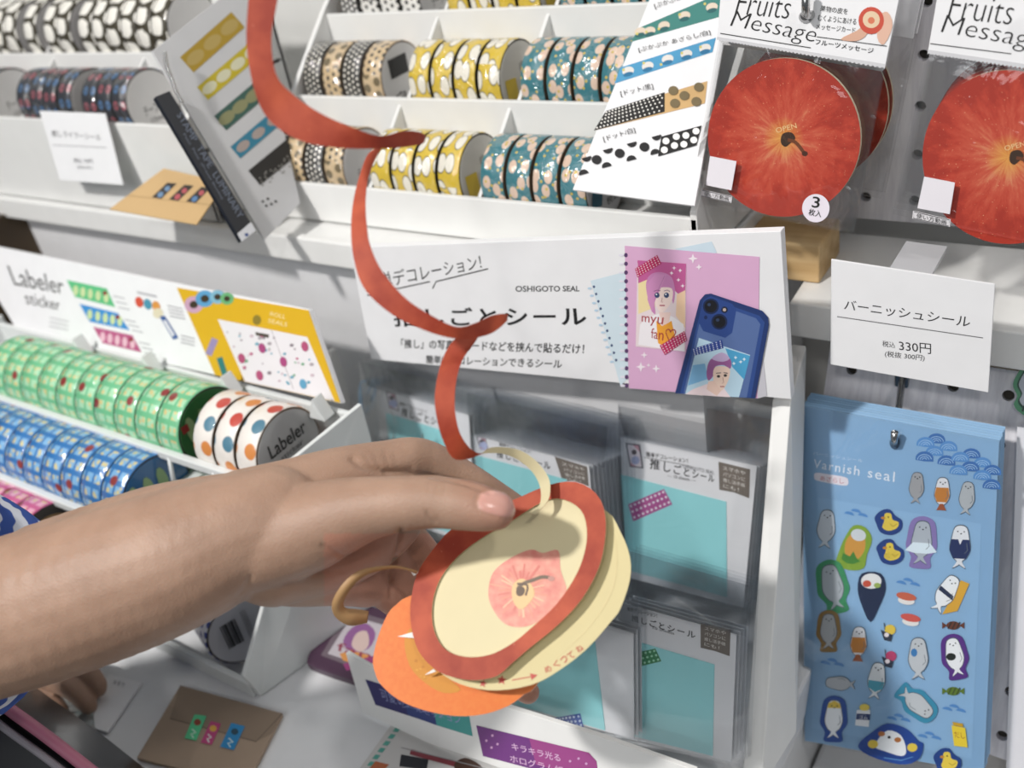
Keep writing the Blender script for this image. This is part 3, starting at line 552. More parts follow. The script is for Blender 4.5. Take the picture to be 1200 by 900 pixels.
for i in range(26): k.ell((296 + 1.35 * i + random.uniform(6, 16), 206 - 1.1 * i + random.uniform(2, 14)), 1.2, 1.2, '8a8884', n=6)
for p in ((308, 236), (314, 233), (318, 239), (312, 241), (323, 236)): k.ell(p, 1.6, 1.4, '2a2a2a')
k.done(r)
# navy slim box hanging from a ball chain in front of it
pln = Plane(plt.pt((240, 190), 0.006), plt.n); r = thing('slim_box', 'narrow navy box with pale lettering hanging on a ball chain', 'box', pln.pt((290, 275)))
NQ = [(182, 113), (199, 106), (300, 270), (283, 283)]; card('box_body', NQ, pln, 0.004, M('10141f', 0.35, 0, 0.3), r, 0.0006); k = Ink(pln); k.poly([(278, 274), (294, 260), (300, 270), (283, 283)], 'dcdde2'); k.ell((289, 275), 2.4, 2, '2c4a86')
k.text([(213, 130), (286, 252), (280, 257), (207, 135)], 'STAMP  TAPE  LUMINARY', '6f7788'); k.text([(217, 156), (262, 232), (259, 234), (214, 158)], 'Petit  Petit  (Preset Books)', '6f7686'); k.done(r)
b = MB(); cp = spline([(193, 62), (196, 78), (201, 92), (206, 106), (213, 118)], 5)
for x, y in cp: 
    c0 = pln.pt((x, y), 0.001); b.tube([c0 + Vector((0, 0, -.0012)), c0 + Vector((0, 0, -.0006)), c0 + Vector((0, 0, .0006)), c0 + Vector((0, 0, .0012))], [.0004, .0012, .0012, .0004], STEEL, 8)
b.build('ball_chain', r)
# ---------------------------------------------------------------- clear bags
def pouch(name, quad, pl, bulge, mat, parent, thick=0.0016, nu=14, nv=14, seed=0):
    rr = random.Random(seed); h = homog(quad); ph = [rr.uniform(0, 6) for _ in range(6)]; b = MB(); fr = []; bk = []
    for j in range(nv + 1):
        for i in range(nu + 1):
            u, v = i / nu, j / nv; e = math.sin(math.pi * u) ** .5 * math.sin(math.pi * v) ** .5 if 0 < i < nu and 0 < j < nv else 0
            wv = bulge * e * (0.7 + .2 * math.sin(9 * u + 5 * v + ph[0]) + .14 * math.sin(17 * u - 11 * v + ph[1]) + .1 * math.sin(23 * v + ph[2]))
            fr.append(pl.pt(h(u, v), wv)); bk.append(pl.pt(h(u, v), -thick))
    n = nu + 1; q_ = lambda i, j: j * n + i; F = [[q_(i, j), q_(i + 1, j), q_(i + 1, j + 1), q_(i, j + 1)] for j in range(nv) for i in range(nu)]
    b.add(fr, F, mat, True); b.add(bk, F, mat, True)
    bd = [q_(i, 0) for i in range(nu)] + [q_(nu, j) for j in range(nv)] + [q_(i, nv) for i in range(nu, 0, -1)] + [q_(0, j) for j in range(nv, 0, -1)]
    b.add([fr[i] for i in bd] + [bk[i] for i in bd], [[i, (i + 1) % len(bd), len(bd) + (i + 1) % len(bd), len(bd) + i] for i in range(len(bd))], mat)
    return b.build(name, parent)
FLAPF = film_mat('film_flap', 0.08, (0.93, 0.935, 0.94), 0.14, 30, 0.6)
# apple print: radial streaks on a printed disc
def apple_mat(name):
    q = N(name); uv = q.n('ShaderNodeUVMap'); sp = q.n('ShaderNodeSeparateXYZ', ins={0: uv.outputs[0]}); x, y = sp.outputs[0], sp.outputs[1]
    r = q.math('SQRT', q.math('ADD', q.math('MULTIPLY', x, x), q.math('MULTIPLY', y, y))); th = q.math('ARCTAN2', y, x)
    dx, dy = q.math('DIVIDE', x, q.math('MAXIMUM', r, 0.001)), q.math('DIVIDE', y, q.math('MAXIMUM', r, 0.001))
    v = q.n('ShaderNodeCombineXYZ', ins={0: q.math('MULTIPLY', dx, 5.0), 1: q.math('MULTIPLY', dy, 5.0), 2: q.math('MULTIPLY', r, 3.4)}); st = q.n('ShaderNodeTexNoise', ins={'Vector': v.outputs[0], 'Scale': 1.0, 'Detail': 5.0, 'Roughness': 0.65})
    bl = q.n('ShaderNodeTexNoise', ins={'Vector': uv.outputs[0], 'Scale': 1.7, 'Detail': 2.0})
    f = q.math('SUBTRACT', q.math('ADD', q.math('MULTIPLY', st.outputs[0], 1.0), q.math('MULTIPLY', bl.outputs[0], 0.6)), q.math('ADD', 0.3, q.math('MULTIPLY', r, 0.55)))
    rm = q.n('ShaderNodeValToRGB', ins={0: f}); cr = rm.color_ramp; cr.elements[0].position = 0.0; cr.elements[0].color = (*lin('ab3424'), 1); cr.elements[1].position = 0.75; cr.elements[1].color = (*lin('e6ac74'), 1)
    for p, c in ((0.14, 'bf422e'), (0.34, 'cc5840'), (0.52, 'da8560')): e = cr.elements.new(p); e.color = (*lin(c), 1)
    ctr = q.n('ShaderNodeMapRange', ins={0: r, 1: 0.05, 2: 0.27, 3: 1.0, 4: 0.0}); spk = q.n('ShaderNodeTexNoise', ins={'Vector': uv.outputs[0], 'Scale': 46.0, 'Detail': 1.0})
    c = q.mix(q.math('MULTIPLY', ctr.outputs[0], st.outputs[0]), rm.outputs[0], 'e8b23c'); c = q.mix(q.step(spk.outputs[0], 0.74, 0.02), c, 'efb88e'); q.col(c); q.b.inputs['Roughness'].default_value = 0.4; return q.m
APPLE = apple_mat('apple_print')
def disc(name, c, rx, ry, pl, thick, mat, edge, parent, rot=0.0, n=64, pts=None):
    pts = pts or [(c[0] + rx * math.cos(6.28318 * i / n) * math.cos(rot) - ry * math.sin(6.28318 * i / n) * math.sin(rot), c[1] + rx * math.cos(6.28318 * i / n) * math.sin(rot) + ry * math.sin(6.28318 * i / n) * math.cos(rot)) for i in range(n)]
    n = len(pts); vs = [pl.pt(c)] + [pl.pt(p) for p in pts] + [pl.pt(p) - pl.n * thick for p in pts]; fs = [[0, 1 + i, 1 + (i + 1) % n] for i in range(n)] + [[1 + i, 1 + n + i, 1 + n + (i + 1) % n, 1 + (i + 1) % n] for i in range(n)] + [list(range(n + 1, 2 * n + 1))[::-1]]
    me = bpy.data.meshes.new(name); o = bpy.data.objects.new(name, me); COL.objects.link(o); o.parent = parent; off = wloc(parent); me.from_pydata([v - off for v in vs], [], fs); me.materials.append(mat); me.materials.append(edge)
    uv = me.uv_layers.new(name='UVMap')
    for p in me.polygons:
        p.material_index = 0 if p.index < n else 1
        for li in p.loop_indices:
            vi = me.loops[li].vertex_index
            if vi == 0: uv.data[li].uv = (0, 0)
            else:
                px_ = pts[(vi - 1) % n]; uv.data[li].uv = ((px_[0] - c[0]) / rx, (c[1] - px_[1]) / ry)
    return o
CREAM = M('ece0c2', 0.6, name='cream_card')
def apple_bag(header, bagq, c, rx, ry, stem, pl, label, ncopy, step, group, full=True):
    r = thing('apple_card_bag', label, 'card pack', pl.pt(((bagq[2][0] + bagq[3][0]) / 2, (bagq[2][1] + bagq[3][1]) / 2)), group)
    pli = pl.back(0.0020)
    d = disc('apple_card', c, rx, ry, pli, 0.0022, APPLE, CREAM, r)
    k = Ink(pli, 0.0002); sx, sy = stem
    k.poly(ring([(sx - 7, sy - 8), (sx + 3, sy - 10), (sx + 8, sy - 3), (sx + 2, sy + 3), (sx - 4, sy + 7), (sx - 9, sy + 2)], 3), '3a2412'); k.stroke(spline([(sx - 1, sy - 1), (sx + 7, sy + 1), (sx + 13, sy + 7), (sx + 18, sy + 14)], 4), 4, '6d3a1c'); k.ell((sx + 19, sy + 15), 3.5, 3, '4a2412')
    k.line((sx - 14, sy - 9), (sx + 10, sy - 15), 6, 'OPEN', 'f2cf96'); k.done(d)
    pouch('clear_bag', bagq, pl, 0.0016, GLOSSF, r, 0.0055, seed=int(c[0]))
    plh = Plane(pl.p + pl.n * 0.0006, pl.n); h0 = card('header', header, plh, 0.0022, PAPER, r, 0.0002); k = Ink(plh, 0.0003); h = homog(header)
    zz = []
    for i in range(91): p = h(i / 90, 1.0 + (0.0 if i % 2 else 0.014)); zz.append(p)
    k.poly([h(0, .97), h(1, .97)] + zz[::-1], 'cfcfd2')
    return r, k, h0, h
plf = LP(0.462, 1.27, 10)
HQ = [(849, -62), (1066, -62), (1037, 79), (840, 46)]; BQ = [(842, 47), (1038, 80), (1001, 275), (808, 236)]
r1, k, h0, h = apple_bag(HQ, BQ, (919, 161), 89.5, 93, (924, 165), plf, 'front apple card bag on the left hook, showing a whole red apple', 5, None, 'apple card bags on the left hook')
k.line((861, 16), (923, 22), 27, 'Fruits', '161616', -0.016, 5); k.line((853, 36), (951, 55), 24, 'Message', '161616', -0.016, 5); k.stroke([(844, 39), (950, 56)], 1.0, '333333'); k.stroke([(957, 43), (1039, 54)], .9, '333333')
k.line((955, 52), (1023, 63), 6.5, 'フルーツメッセージ', '1c1c1c', 0.006); k.line((961, 13), (993, 17), 7, '果物の皮を', '2a2a2a'); k.line((958, 24), (1003, 29), 7, 'むくようにあける', '2a2a2a'); k.line((956, 34), (1002, 39), 6.5, 'メッセージカード', '2a2a2a')
k.poly(ring([(985, 46), (1004, 36), (1012, 30), (1016, 40), (1004, 48)], 3), 'd7aa92'); k.poly(ring([(1030, 20), (1040, 14), (1046, 30), (1036, 52), (1028, 44)], 3), 'e0b6a0'); k.ell((1021, 24), 15, 16, 'c94f3c'); k.ell((1021, 23), 10, 10, 'e4c9a8'); k.ell((1021, 24), 4, 4, 'd77a5a'); k.ell((944, 20), 8, 7.5, '9a9a9c'); k.ell((943, 19), 5, 5, '3a3a3c'); k.done(h0)
def stickers(r, qr, lab, labtxt, cnt=None):
    pls_ = Plane(plf.p + plf.n * 0.0022, plf.n); s = card('sticker', qr, pls_, 0.0002, M('e8e4ea', 0.4), r); s2 = card('sticker', lab, pls_, 0.0002, M('dcd9dc', 0.4), r); k = Ink(pls_, 0.0002); h = homog(lab)
    k.text([h(.1, .2), h(.9, .2), h(.9, .82), h(.1, .82)], labtxt, '222222', 0.0); k.stroke([h(.03, .1), h(.97, .1), h(.97, .92), h(.03, .92)], .7, '2a2a2a', True); k.done(s2)
    if cnt:
        s3 = disc('sticker', cnt, 16, 16.5, pls_, 0.0002, M('e9e2ec', 0.4), PAPER, r); k = Ink(pls_, 0.0002); k.line((cnt[0] - 5, cnt[1] - 1), (cnt[0] + 4, cnt[1]), 13, '3', '1e1e1e', 0.01); k.line((cnt[0] - 9, cnt[1] + 8), (cnt[0] + 6, cnt[1] + 11), 8, '枚入', '1e1e1e', 0.008); k.done(s3)
stickers(r1, [(832, 183), (863, 189), (857, 223), (827, 217)], [(822, 222), (858, 230), (857, 238), (821, 230)], '使い方動画', (956, 244))
bagnames = ['second', 'third', 'fourth', 'fifth', 'sixth']
for i, dd in enumerate((0.0076, 0.0152, 0.0228, 0.0455, 0.0535)): dup(r1, ((-0.0024 * (i + 1), dd, -0.0030 * (i + 1)) if i < 3 else (0.0005, dd, 0)), f'{bagnames[i]} apple card bag from the front on the left hook', drop=('sticker', 'printing'))
HQ2 = [(1108, -62), (1330, -62), (1310, 96), (1087, 62)]; BQ2 = [(1086, 63), (1308, 97), (1270, 297), (1046, 251)]
r2, k, h0, h = apple_bag(HQ2, BQ2, (1182, 184), 101, 102, (1192, 186), plf, 'front apple card bag on the right hook, cut by the right edge of view', 4, None, 'apple card bags on the right hook')
k.line((1110, 21), (1184, 29), 30, 'Fruits', '161616', -0.016, 5); k.line((1100, 44), (1215, 64), 27, 'Message', '161616', -0.016, 5); k.stroke([(1090, 51), (1185, 63)], 1.0, '333333'); k.done(h0)
stickers(r2, [(1083, 207), (1119, 214), (1113, 251), (1075, 244)], [(1070, 247), (1114, 257), (1113, 266), (1069, 256)], '使い方動画')
for i in range(4): dup(r2, (-0.0006 * (i + 1), 0.008 * (i + 1), -0.0004 * (i + 1)), f'{bagnames[i]} apple card bag from the front on the right hook', drop=('sticker', 'printing'))
def peg_hook(p0, p1, label, up=0.012):
    r = thing('peg_hook', label, 'hook', p0); d = (p1 - p0).normalized(); b = MB(); b.tube([p0, p1 - d * 0.004, p1 + Vector((0, -0.001, 0.002)), p1 + Vector((0, -0.001, up))], 0.0019, STEEL, 12); b.build('prong', r)
    b = MB(); b.box((p0.x - 0.004, p0.y - 0.0022, p0.z - 0.010), (p0.x + 0.004, p0.y, p0.z + 0.010), STEEL); b.build('back_plate', r, 0.0008); return r
e = plf.pt((945, 24), 0.006); peg_hook(Vector((e.x + 0.004, 0.5595, e.z + 0.004)), e + Vector((0, 0, 0.001)), 'steel hook holding the left apple card bags')
e = plf.pt((1214, 32), 0.006); peg_hook(Vector((e.x - 0.002, 0.5595, e.z + 0.004)), e + Vector((0, 0, 0.001)), 'steel hook holding the right apple card bags')
# ---------------------------------------------------------------- blue sticker sheets on the lower pegboard
plv = LP(0.4455, 1.07, 23); VQ = [(940, 475), (1171, 517), (1153, 906), (943, 868)]
rv = thing('sticker_sheet', 'front blue sticker sheet of seal stickers, on the lower pegboard hook', 'sticker sheet', plv.pt((1048, 887)), 'blue seal sticker sheets')
VB = M('93b9da', 0.4, 0, 0.15, name='sky_blue_card'); sheet = card('sheet', VQ, plv, 0.0006, VB, rv, 0.0001)
k = Ink(plv); 
k.poly([(958, 583), (1150, 614), (1139, 889), (951, 853)], '9ac0e0')
k.text([(954, 538), (1049, 553), (1048, 565), (953, 548)], 'Varnish seal', 'f0f3f8', 0.004, 1.2); k.text([(953, 529), (1011, 538), (1011, 542), (953, 533)], 'バーニッシュシール', 'dbe8f4'); k.poly(ring([(956, 554), (972, 556), (990, 559), (994, 563), (992, 569), (976, 567), (957, 563), (954, 559)], 3), 'f0e6ea'); k.text([(961, 557), (989, 561), (989, 567), (961, 563)], 'あざらし', 'c2646c')
def arch(c, r, col): 
    k.poly([(c[0] - r, c[1] + 2)] + [(c[0] + r * math.cos(t), c[1] - r * .78 * math.sin(t)) for t in [3.1416 - .3142 * i for i in range(11)]] + [(c[0] + r, c[1] + 4), (c[0], c[1] + r * .35)], col)
    for s in (.78, .5, .25): k.stroke([(c[0] + r * s * math.cos(t), c[1] + 2 - r * s * .78 * math.sin(t)) for t in [3.1 - .3 * i for i in range(11)]], .8, 'a9cbe8')
for x, y, d in ((760, 240, 1), (705, 258, 0), (820, 278, 0), (750, 302, 0), (700, 330, 1), (810, 350, 1), (935, 315, 1), (880, 333, 0), (990, 360, 0), (930, 380, 1), (870, 398, 0), (1040, 398, 1), (990, 424, 0), (1037, 470, 1)): arch((920 + x / 4.286, 460 + y / 4.286), 10.5, '3f74b4' if d else '5f97cf')
def waves(c, s=1):
    for dx, dy in ((-8, 3), (0, 0), (8, 5)): k.ell((c[0] + dx * s, c[1] + dy * s), 6 * s, 3.6 * s, '5f97cf', 14, 12, 180, 360)
for c in ((1003, 600), (975, 775), (1053, 840), (1089, 861), (1118, 829), (1064, 681)): waves(c)
def seal(c, hgt, rot=0, body='d3d5d9', outline=None, oc=1.35, dress=None, lie=False, face=True):
    s = hgt / 2; R_ = math.radians(rot); tr = lambda x, y: (c[0] + s * (x * math.cos(R_) - y * math.sin(R_)), c[1] + s * (x * math.sin(R_) + y * math.cos(R_)))
    shp = [(-.28, -.88), (.0, -1), (.28, -.88), (.4, -.4), (.46, .1), (.3, .5), (.12, .68), (.3, .98), (.05, .85), (0, .8), (-.05, .85), (-.3, .98), (-.12, .68), (-.3, .5), (-.46, .1), (-.4, -.4)]
    if outline: k.poly([tr(x * 1.0, y) for x, y in ring([(0, -1.25), (.55, -1.0), (.7, -.2), (.72, .25), (.45, .7), (.5, 1.15), (0, 1.22), (-.5, 1.15), (-.45, .7), (-.72, .25), (-.7, -.2), (-.55, -1.0)], 3)], outline)
    o = ring(shp, 3); k.poly([tr(x * 1.09, y * 1.05) for x, y in o], '55606c'); k.poly([tr(x, y) for x, y in o], body)
    if dress == 'suit': k.poly([tr(*p) for p in ((-.42, -.35), (.42, -.35), (.5, .15), (.3, .55), (-.3, .55), (-.5, .15))], '1c2c5c'); k.poly([tr(-.1, -.35), tr(.1, -.35), tr(0, -.1)], 'e8e8ec')
    if dress == 'tutu': k.poly([tr(*p) for p in ((-.4, .0), (.4, .0), (.75, .4), (.3, .5), (-.3, .5), (-.75, .4))], 'dbe9f1')
    if dress == 'bar': k.poly([tr(-.42, -.25), tr(.42, -.1), tr(.46, .12), (tr(-.44, -.02))], '1f2c4c')
    if dress == 'scarf': k.poly([tr(-.45, .0), tr(.45, .0), tr(.4, .4), tr(0, .62), tr(-.4, .4)], '4fa3b8')
    if dress == 'head': k.poly([tr(-.3, -.85), tr(0, -1), tr(.3, -.85), tr(.36, -.6), tr(-.36, -.6)], 'e0c24a')
    if dress == 'phones': k.ell(tr(-.2, -.3), s * .16, s * .2, '3f7cb4')
    if dress == 'cam': k.ell(tr(-.2, -.05), s * .26, s * .2, '1e2420')
    if dress == 'fish': k.poly([tr(*p) for p in ((-.38, -.4), (.38, -.4), (.46, .1), (.3, .5), (-.3, .5), (-.46, .1))], 'c98435'); k.poly([tr(-.1, .6), tr(.1, .6), tr(.3, 1), tr(-.3, 1)], 'a4562c')
    if face:
        for x in (-.14, .16): k.ell(tr(x, -.72), .9, .9, '2e333a', n=8)
        k.ell(tr(.02, -.62), 1.1, .8, '2e333a', n=8)
    k.stroke([tr(.3, -.2), tr(.36, .15), tr(.22, .3)], .7, '6a737d')
def duck(c, s=1):
    k.poly([(c[0] + x * s, c[1] + y * s) for x, y in ring([(-8, -14), (2, -15), (8, -8), (16, -2), (15, 9), (4, 15), (-9, 12), (-14, 2), (-16, -6)], 3)], '1f4288'); k.poly([(c[0] + x * s, c[1] + y * s) for x, y in ring([(-4, -10), (3, -10), (5, -3), (12, 0), (10, 7), (0, 10), (-7, 6), (-5, -1)], 3)], 'e8cf52'); k.ell((c[0] - 6 * s, c[1] - 5 * s), 2.6, 1.6, 'c98a2c'); k.ell((c[0], c[1] - 6 * s), .9, .9, '222222'); k.stroke([(c[0] + 2, c[1] + 2), (c[0] + 6, c[1] + 5), (c[0] + 10, c[1] + 2)], .8, 'b09428')
seal((1074, 572), 36, 4, 'a9a9ab'); seal((1104, 579), 38, 3, 'e5e5e8', dress='fish'); seal((1133, 584), 38, 6, 'b9bdc0')
seal((968, 620), 44, 5, 'd6dadf'); k.poly(ring([(1000, 616), (1014, 618), (1022, 632), (1016, 650), (1012, 666), (994, 668), (980, 660), (984, 644), (990, 630)], 3), '8fae3a'); k.ell((1002, 640), 12, 17, 'd9a24a', 15); k.ell((1006, 627), 9, 7, 'd9dde0', 15); k.poly([(988, 648), (996, 652), (1000, 646), (1004, 654), (1008, 658), (1000, 661), (992, 660), (986, 655)], '4f8f3a')
duck((1041, 612)); duck((1043, 647)); seal((1080, 636), 50, 4, 'aeb6bf', '8676ae', dress='tutu'); seal((1125, 641), 50, 3, 'e0e2e6', dress='suit')
seal((976, 688), 52, -12, 'aeb4ba', '3a8f5f'); k.poly(ring([(1010, 672), (1032, 672), (1038, 690), (1030, 712), (1020, 729), (1010, 710), (1005, 690)], 3), '1b2a4a'); k.ell((1021, 681), 12, 9, 'e6e6e6'); k.ell((1016, 684), 5, 4, 'c4523c'); k.ell((1028, 686), 4, 3, '9ab05a')
for c, col in (((1062, 700), 'c8654a'), ((1067, 725), 'cf5a50')): k.ell((c[0], c[1] + 4), 10, 4.5, 'e9e6e2', 10); k.ell((c[0], c[1] - 1), 12, 4.5, col, 12)
k.poly([(1126, 680), (1136, 684), (1122, 716), (1104, 720), (1112, 706)], 'dba83a'); seal((1108, 696), 46, 30, 'eceff2', dress='bar')
for c, a, b_ in (((1117, 733), '6a3a2a', '2a2422'), ((1117, 810), '5f7a2a', '3a4a1e')):
    k.ell(c, 8, 5, a); k.poly([(c[0] - 13, c[1] - 4), (c[0] - 7, c[1]), (c[0] - 13, c[1] + 4)], a); k.poly([(c[0] + 13, c[1] - 4), (c[0] + 7, c[1]), (c[0] + 13, c[1] + 4)], a)
    for i in range(3): k.stroke([(c[0] - 6 + 5 * i, c[1] + 4), (c[0] - 2 + 5 * i, c[1] - 4)], 1.4, b_)
seal((971, 740), 40, 0, 'aeb0b2', '8f6f3a'); seal((1006, 755), 40, 3, 'e5e5e8', dress='fish')
for c, t, b_ in (((1041, 742), 'dfc24a', '2a3344'), ((1042, 773), 'b8406a', '2a3344')): k.ell((c[0] + 2, c[1] - 4), 6.5, 6, t); k.poly([(c[0] - 9, c[1] - 4), (c[0] + 5, c[1] + 2), (c[0] + 3, c[1] + 10), (c[0] - 5, c[1] + 8)], b_); k.ell((c[0] - 2, c[1] + 2), 2.8, 2.6, 'e9dfe2'); k.stroke([(c[0] - 4, c[1] - 4), (c[0] - 5, c[1] - 12)], 1, '44464c')
seal((1076, 772), 48, 0, 'c3c7cb', dress='phones'); seal((1119, 770), 44, -10, 'eef0f2', '5a2f84', dress='cam'); seal((985, 801), 34, -85, 'b3b6ba', face=False); seal((1027, 798), 42, 8, 'e3e6e8', dress='scarf'); seal((1074, 824), 44, 130, 'c3c7cb', '3a8fae'); seal((977, 843), 44, 2, 'eef0f2', '1f4c9a', dress='head')
k.poly([(1004, 832), (1020, 832), (1018, 852), (1002, 850)], 'e6e8ec'); k.poly([(1004, 836), (1020, 837), (1019, 844), (1003, 843)], '2c3e6e'); k.text([(1007, 838), (1017, 838.5), (1016.5, 843), (1006.5, 842.5)], 'ゴム', 'e8e8ec'); k.ell((1013, 829), 6, 4, 'e6cf5a')
k.poly([(1115, 850), (1131, 853), (1134, 876), (1118, 874)], 'e8cf3a'); k.text([(1118, 857), (1130, 859), (1131, 866), (1119, 864)], 'だし', '9a4a2a'); k.poly([(1116, 846), (1128, 848), (1129, 852), (1117, 850)], 'c9a02c')
k.poly(ring([(1022, 858), (1040, 848), (1062, 854), (1076, 868), (1082, 872), (1078, 888), (1062, 896), (1036, 892), (1012, 882), (1006, 872)], 3), '1f4796'); k.poly(ring([(1028, 868), (1040, 856), (1056, 862), (1062, 880), (1056, 886), (1036, 880), (1026, 876)], 3), 'eef0f2')
for c in ((1023, 872), (1069, 876)): k.ell(c, 6, 5, 'e3c94e')
for c in ((1033, 860), (1052, 867)): k.ell(c, 4, 3, 'b8743a')
k.ell((1042, 864), 2, 1.6, '22252c'); k.stroke([(1036, 888), (1056, 891), (1070, 887)], 1, '5f97cf'); duck((1110, 892), 1.0)
k.ell((1048.5, 519), 6, 7.5, '2f4a66'); k.done(sheet)
nm = ['second', 'third', 'fourth', 'fifth', 'sixth', 'seventh']
SHB = None
for i in range(6):
    c = dup(rv, (0.0002 * (i % 3), 0.0022 * (i + 1), 0.0002 * (i % 2)), f'{nm[i]} blue sticker sheet from the front on the lower hook', drop=('printing',))
plvf = Plane(plv.p + plv.n * 0.0015, plv.n); pouch('clear_sleeve', [(939, 474), (1173, 516), (1155, 908), (941, 870)], plvf, 0.0006, FILM, rv, 0.0008, seed=5)
e = plv.pt((1048, 521), 0.004); a = PL_LOW.pt((1058, 440), 0.0); peg_hook(a + Vector((0, -0.0005, 0)), e, 'steel hook holding the blue sticker sheets', 0.009)
# green-edged leaf-shaped sticker pack at the right border
plg = Plane(PL_LOW.p + PL_LOW.n * 0.012, PL_LOW.n); r = thing('sticker_pack', 'pack with a green-outlined wavy sticker at the right border, beside the price sign', 'sticker pack', plg.pt((1260, 560)))
LF = ring([(1206, 418), (1196, 432), (1187, 450), (1192, 464), (1188, 474), (1196, 484), (1214, 490), (1250, 470), (1255, 430), (1232, 412)], 4); disc('sticker', (1222, 450), 30, 30, plg, 0.0006, M('4f8f6a', 0.4), M('3f7f5a', 0.4), r, pts=LF)
k = Ink(plg); k.poly([(1222 + (x - 1222) * .86, 450 + (y - 450) * .86) for x, y in LF], '2f4f44'); k.poly([(1222 + (x - 1222) * .80, 450 + (y - 450) * .80) for x, y in LF], 'b9bfc9'); k.stroke([(1198, 482), (1206, 462)], 2, '2b3b38'); k.done(r)
card('backing', [(1192, 500), (1330, 520), (1300, 960), (1178, 940)], plg, 0.0012, M('d9d9de', 0.4), r)
# ---------------------------------------------------------------- tray of seal packs in clear bags
PT = 25
PR = LP(0.42, 1.042, PT); tray = thing('pack_tray', 'white leaning display tray holding the turquoise seal packs', 'tray', (-0.30, 0.36, 0.93))
def slab(name, quad, pl, d0, thick, mat=WHITE, par=tray): return solid(name, [pl.pt(q_) - pl.n * d0 for q_ in quad], pl.n * -thick, mat, par, 0.0006)
bp = PR.back(0.050); bx0, bx1 = at(408, 480, 0.43).x, -0.158
nvec = PR.n; upv = Vector((0, math.sin(math.radians(PT)), math.cos(math.radians(PT))))
def tp(x, s, d): return Vector((x, 0.42, 1.042)) + upv * s - nvec * d + Vector((0, 0, 0))   # x, height up the slope, depth behind the pack face
SB = -0.094
solid('back_wall', [tp(bx0, SB, .045), tp(bx1, SB, .045), tp(bx1, .028, .045), tp(bx0, .028, .045)], nvec * -0.004, WHITE, tray, 0.0006)
xr0 = PR.pt((905, 470)).x
fr = [at(905, 470, .416), at(927, 470, .416), at(891, 902, .297), at(868, 897, .297)]
for p in fr[2:]: p.z = 0.9315
bk = [at(928, 403, .465), at(945, 405, .465), atz(934, 858, .9315), atz(916, 852, .9315)]
b = MB(); b.hexa(fr, bk, WHITE); b.build('end_wall', tray, 0.0008)
prof = [tp(0, .016, -.004), tp(0, .045, .06), tp(0, SB, .06), tp(0, -.150, .0)]
xl0 = at(404, 470, 0.425).x; b = MB(); b.prism([(xl0, p.y, max(p.z, .932)) for p in prof], (0.004, 0, 0), WHITE); b.build('end_wall', tray, 0.0008)
xd = PR.pt((716, 560)).x; b = MB(); pd = [tp(0, -.03, .0), tp(0, -.0, .043), tp(0, SB, .043), tp(0, -.125, .0)]; b.prism([(xd - .001, p.y, max(p.z, .932)) for p in pd], (0.0014, 0, 0), FILM); b.build('clear_divider', tray)
TEAL = M('93d3d8', 0.35, 0, 0.2, name='turquoise_sheet'); FLAG = M('6e665f', 0.6)
def seal_pack(name_label, cardq, tealq, flagq, tapeq, tapecol, tx, bagtop, pl, group, ph=None, extra=None, dotc='e8e2ee'):
    r = thing('seal_pack', name_label, 'seal pack', pl.pt(((cardq[2][0] + cardq[3][0]) / 2, (cardq[2][1] + cardq[3][1]) / 2)), group); pli = pl.back(0.0016)
    c = card('backing_card', cardq, pli, 0.0008, M('d9dade', 0.5), r, 0.0001)
    tsh = card('turquoise_sheet', tealq, Plane(pli.p + pli.n * 0.0005, pli.n), 0.0004, TEAL, r); k2 = Ink(Plane(pli.p + pli.n * 0.0005, pli.n), 0.0001)
    k = Ink(pli, 0.0002)
    if flagq:
        k.poly(flagq, '6e665f'); h = homog([flagq[0], flagq[1], flagq[2], flagq[-1]])
        for i, s in enumerate(('スマホや', 'パソコンに', '推し活手帳', 'にも！')): y0 = .1 + .21 * i; k.text([h(.14, y0), h(.86 - .2 * (i == 3), y0), h(.86 - .2 * (i == 3), y0 + .14), h(.14, y0 + .14)], s, 'd4cfc9', 0.004)
    if tx: k.text(tx, '推しごとシール', '242426', 0.012, 1.25)
    if ph:
        k.poly(ph, '5a5a64'); h = homog(ph); k.poly([h(.1, .05), h(.9, .05), h(.9, .95), h(.1, .95)], 'dcd4dc'); k.poly([h(.5, .05), h(.9, .05), h(.9, .3)], 'c99aa8'); k.ell(h(.5, .34), 3, 3, '5a5058'); k.ell(h(.5, .68), 5, 5, 'a4acce'); k.poly([h(.1, .8), h(.5, .95), h(.1, .95)], 'c99aa8')
    if extra: extra(k)
    k.done(c)
    if tapeq:
        k2.poly(tapeq, tapecol); h = homog(tapeq)
        for i in range(9):
            for j in range(3): k2.ell(h((i + .5) / 9, (j + .5) / 3), 1.5, 1.5, dotc, n=6)
        k2.done(tsh)
    else: k2.poly([tealq[0], ((tealq[0][0] * .99 + tealq[1][0] * .01), tealq[0][1]), tealq[3]], '93d3d8'); k2.done(tsh)
    fq = [bagtop[0], bagtop[1], (cardq[1][0] + (bagtop[1][0] - cardq[1][0]) * .8, cardq[1][1] + 2), (bagtop[0][0] * .5 + cardq[0][0] * .5, cardq[0][1] + 1)]
    pouch('folded_flap', fq, Plane(pl.p + pl.n * 0.0012, pl.n), 0.0012, FLAPF, r, 0.0008, 10, 6, seed=int(cardq[0][1]))
    pouch('clear_bag', bagtop, pl, 0.0010, PACKF, r, 0.0030, seed=int(cardq[0][0]))
    return r
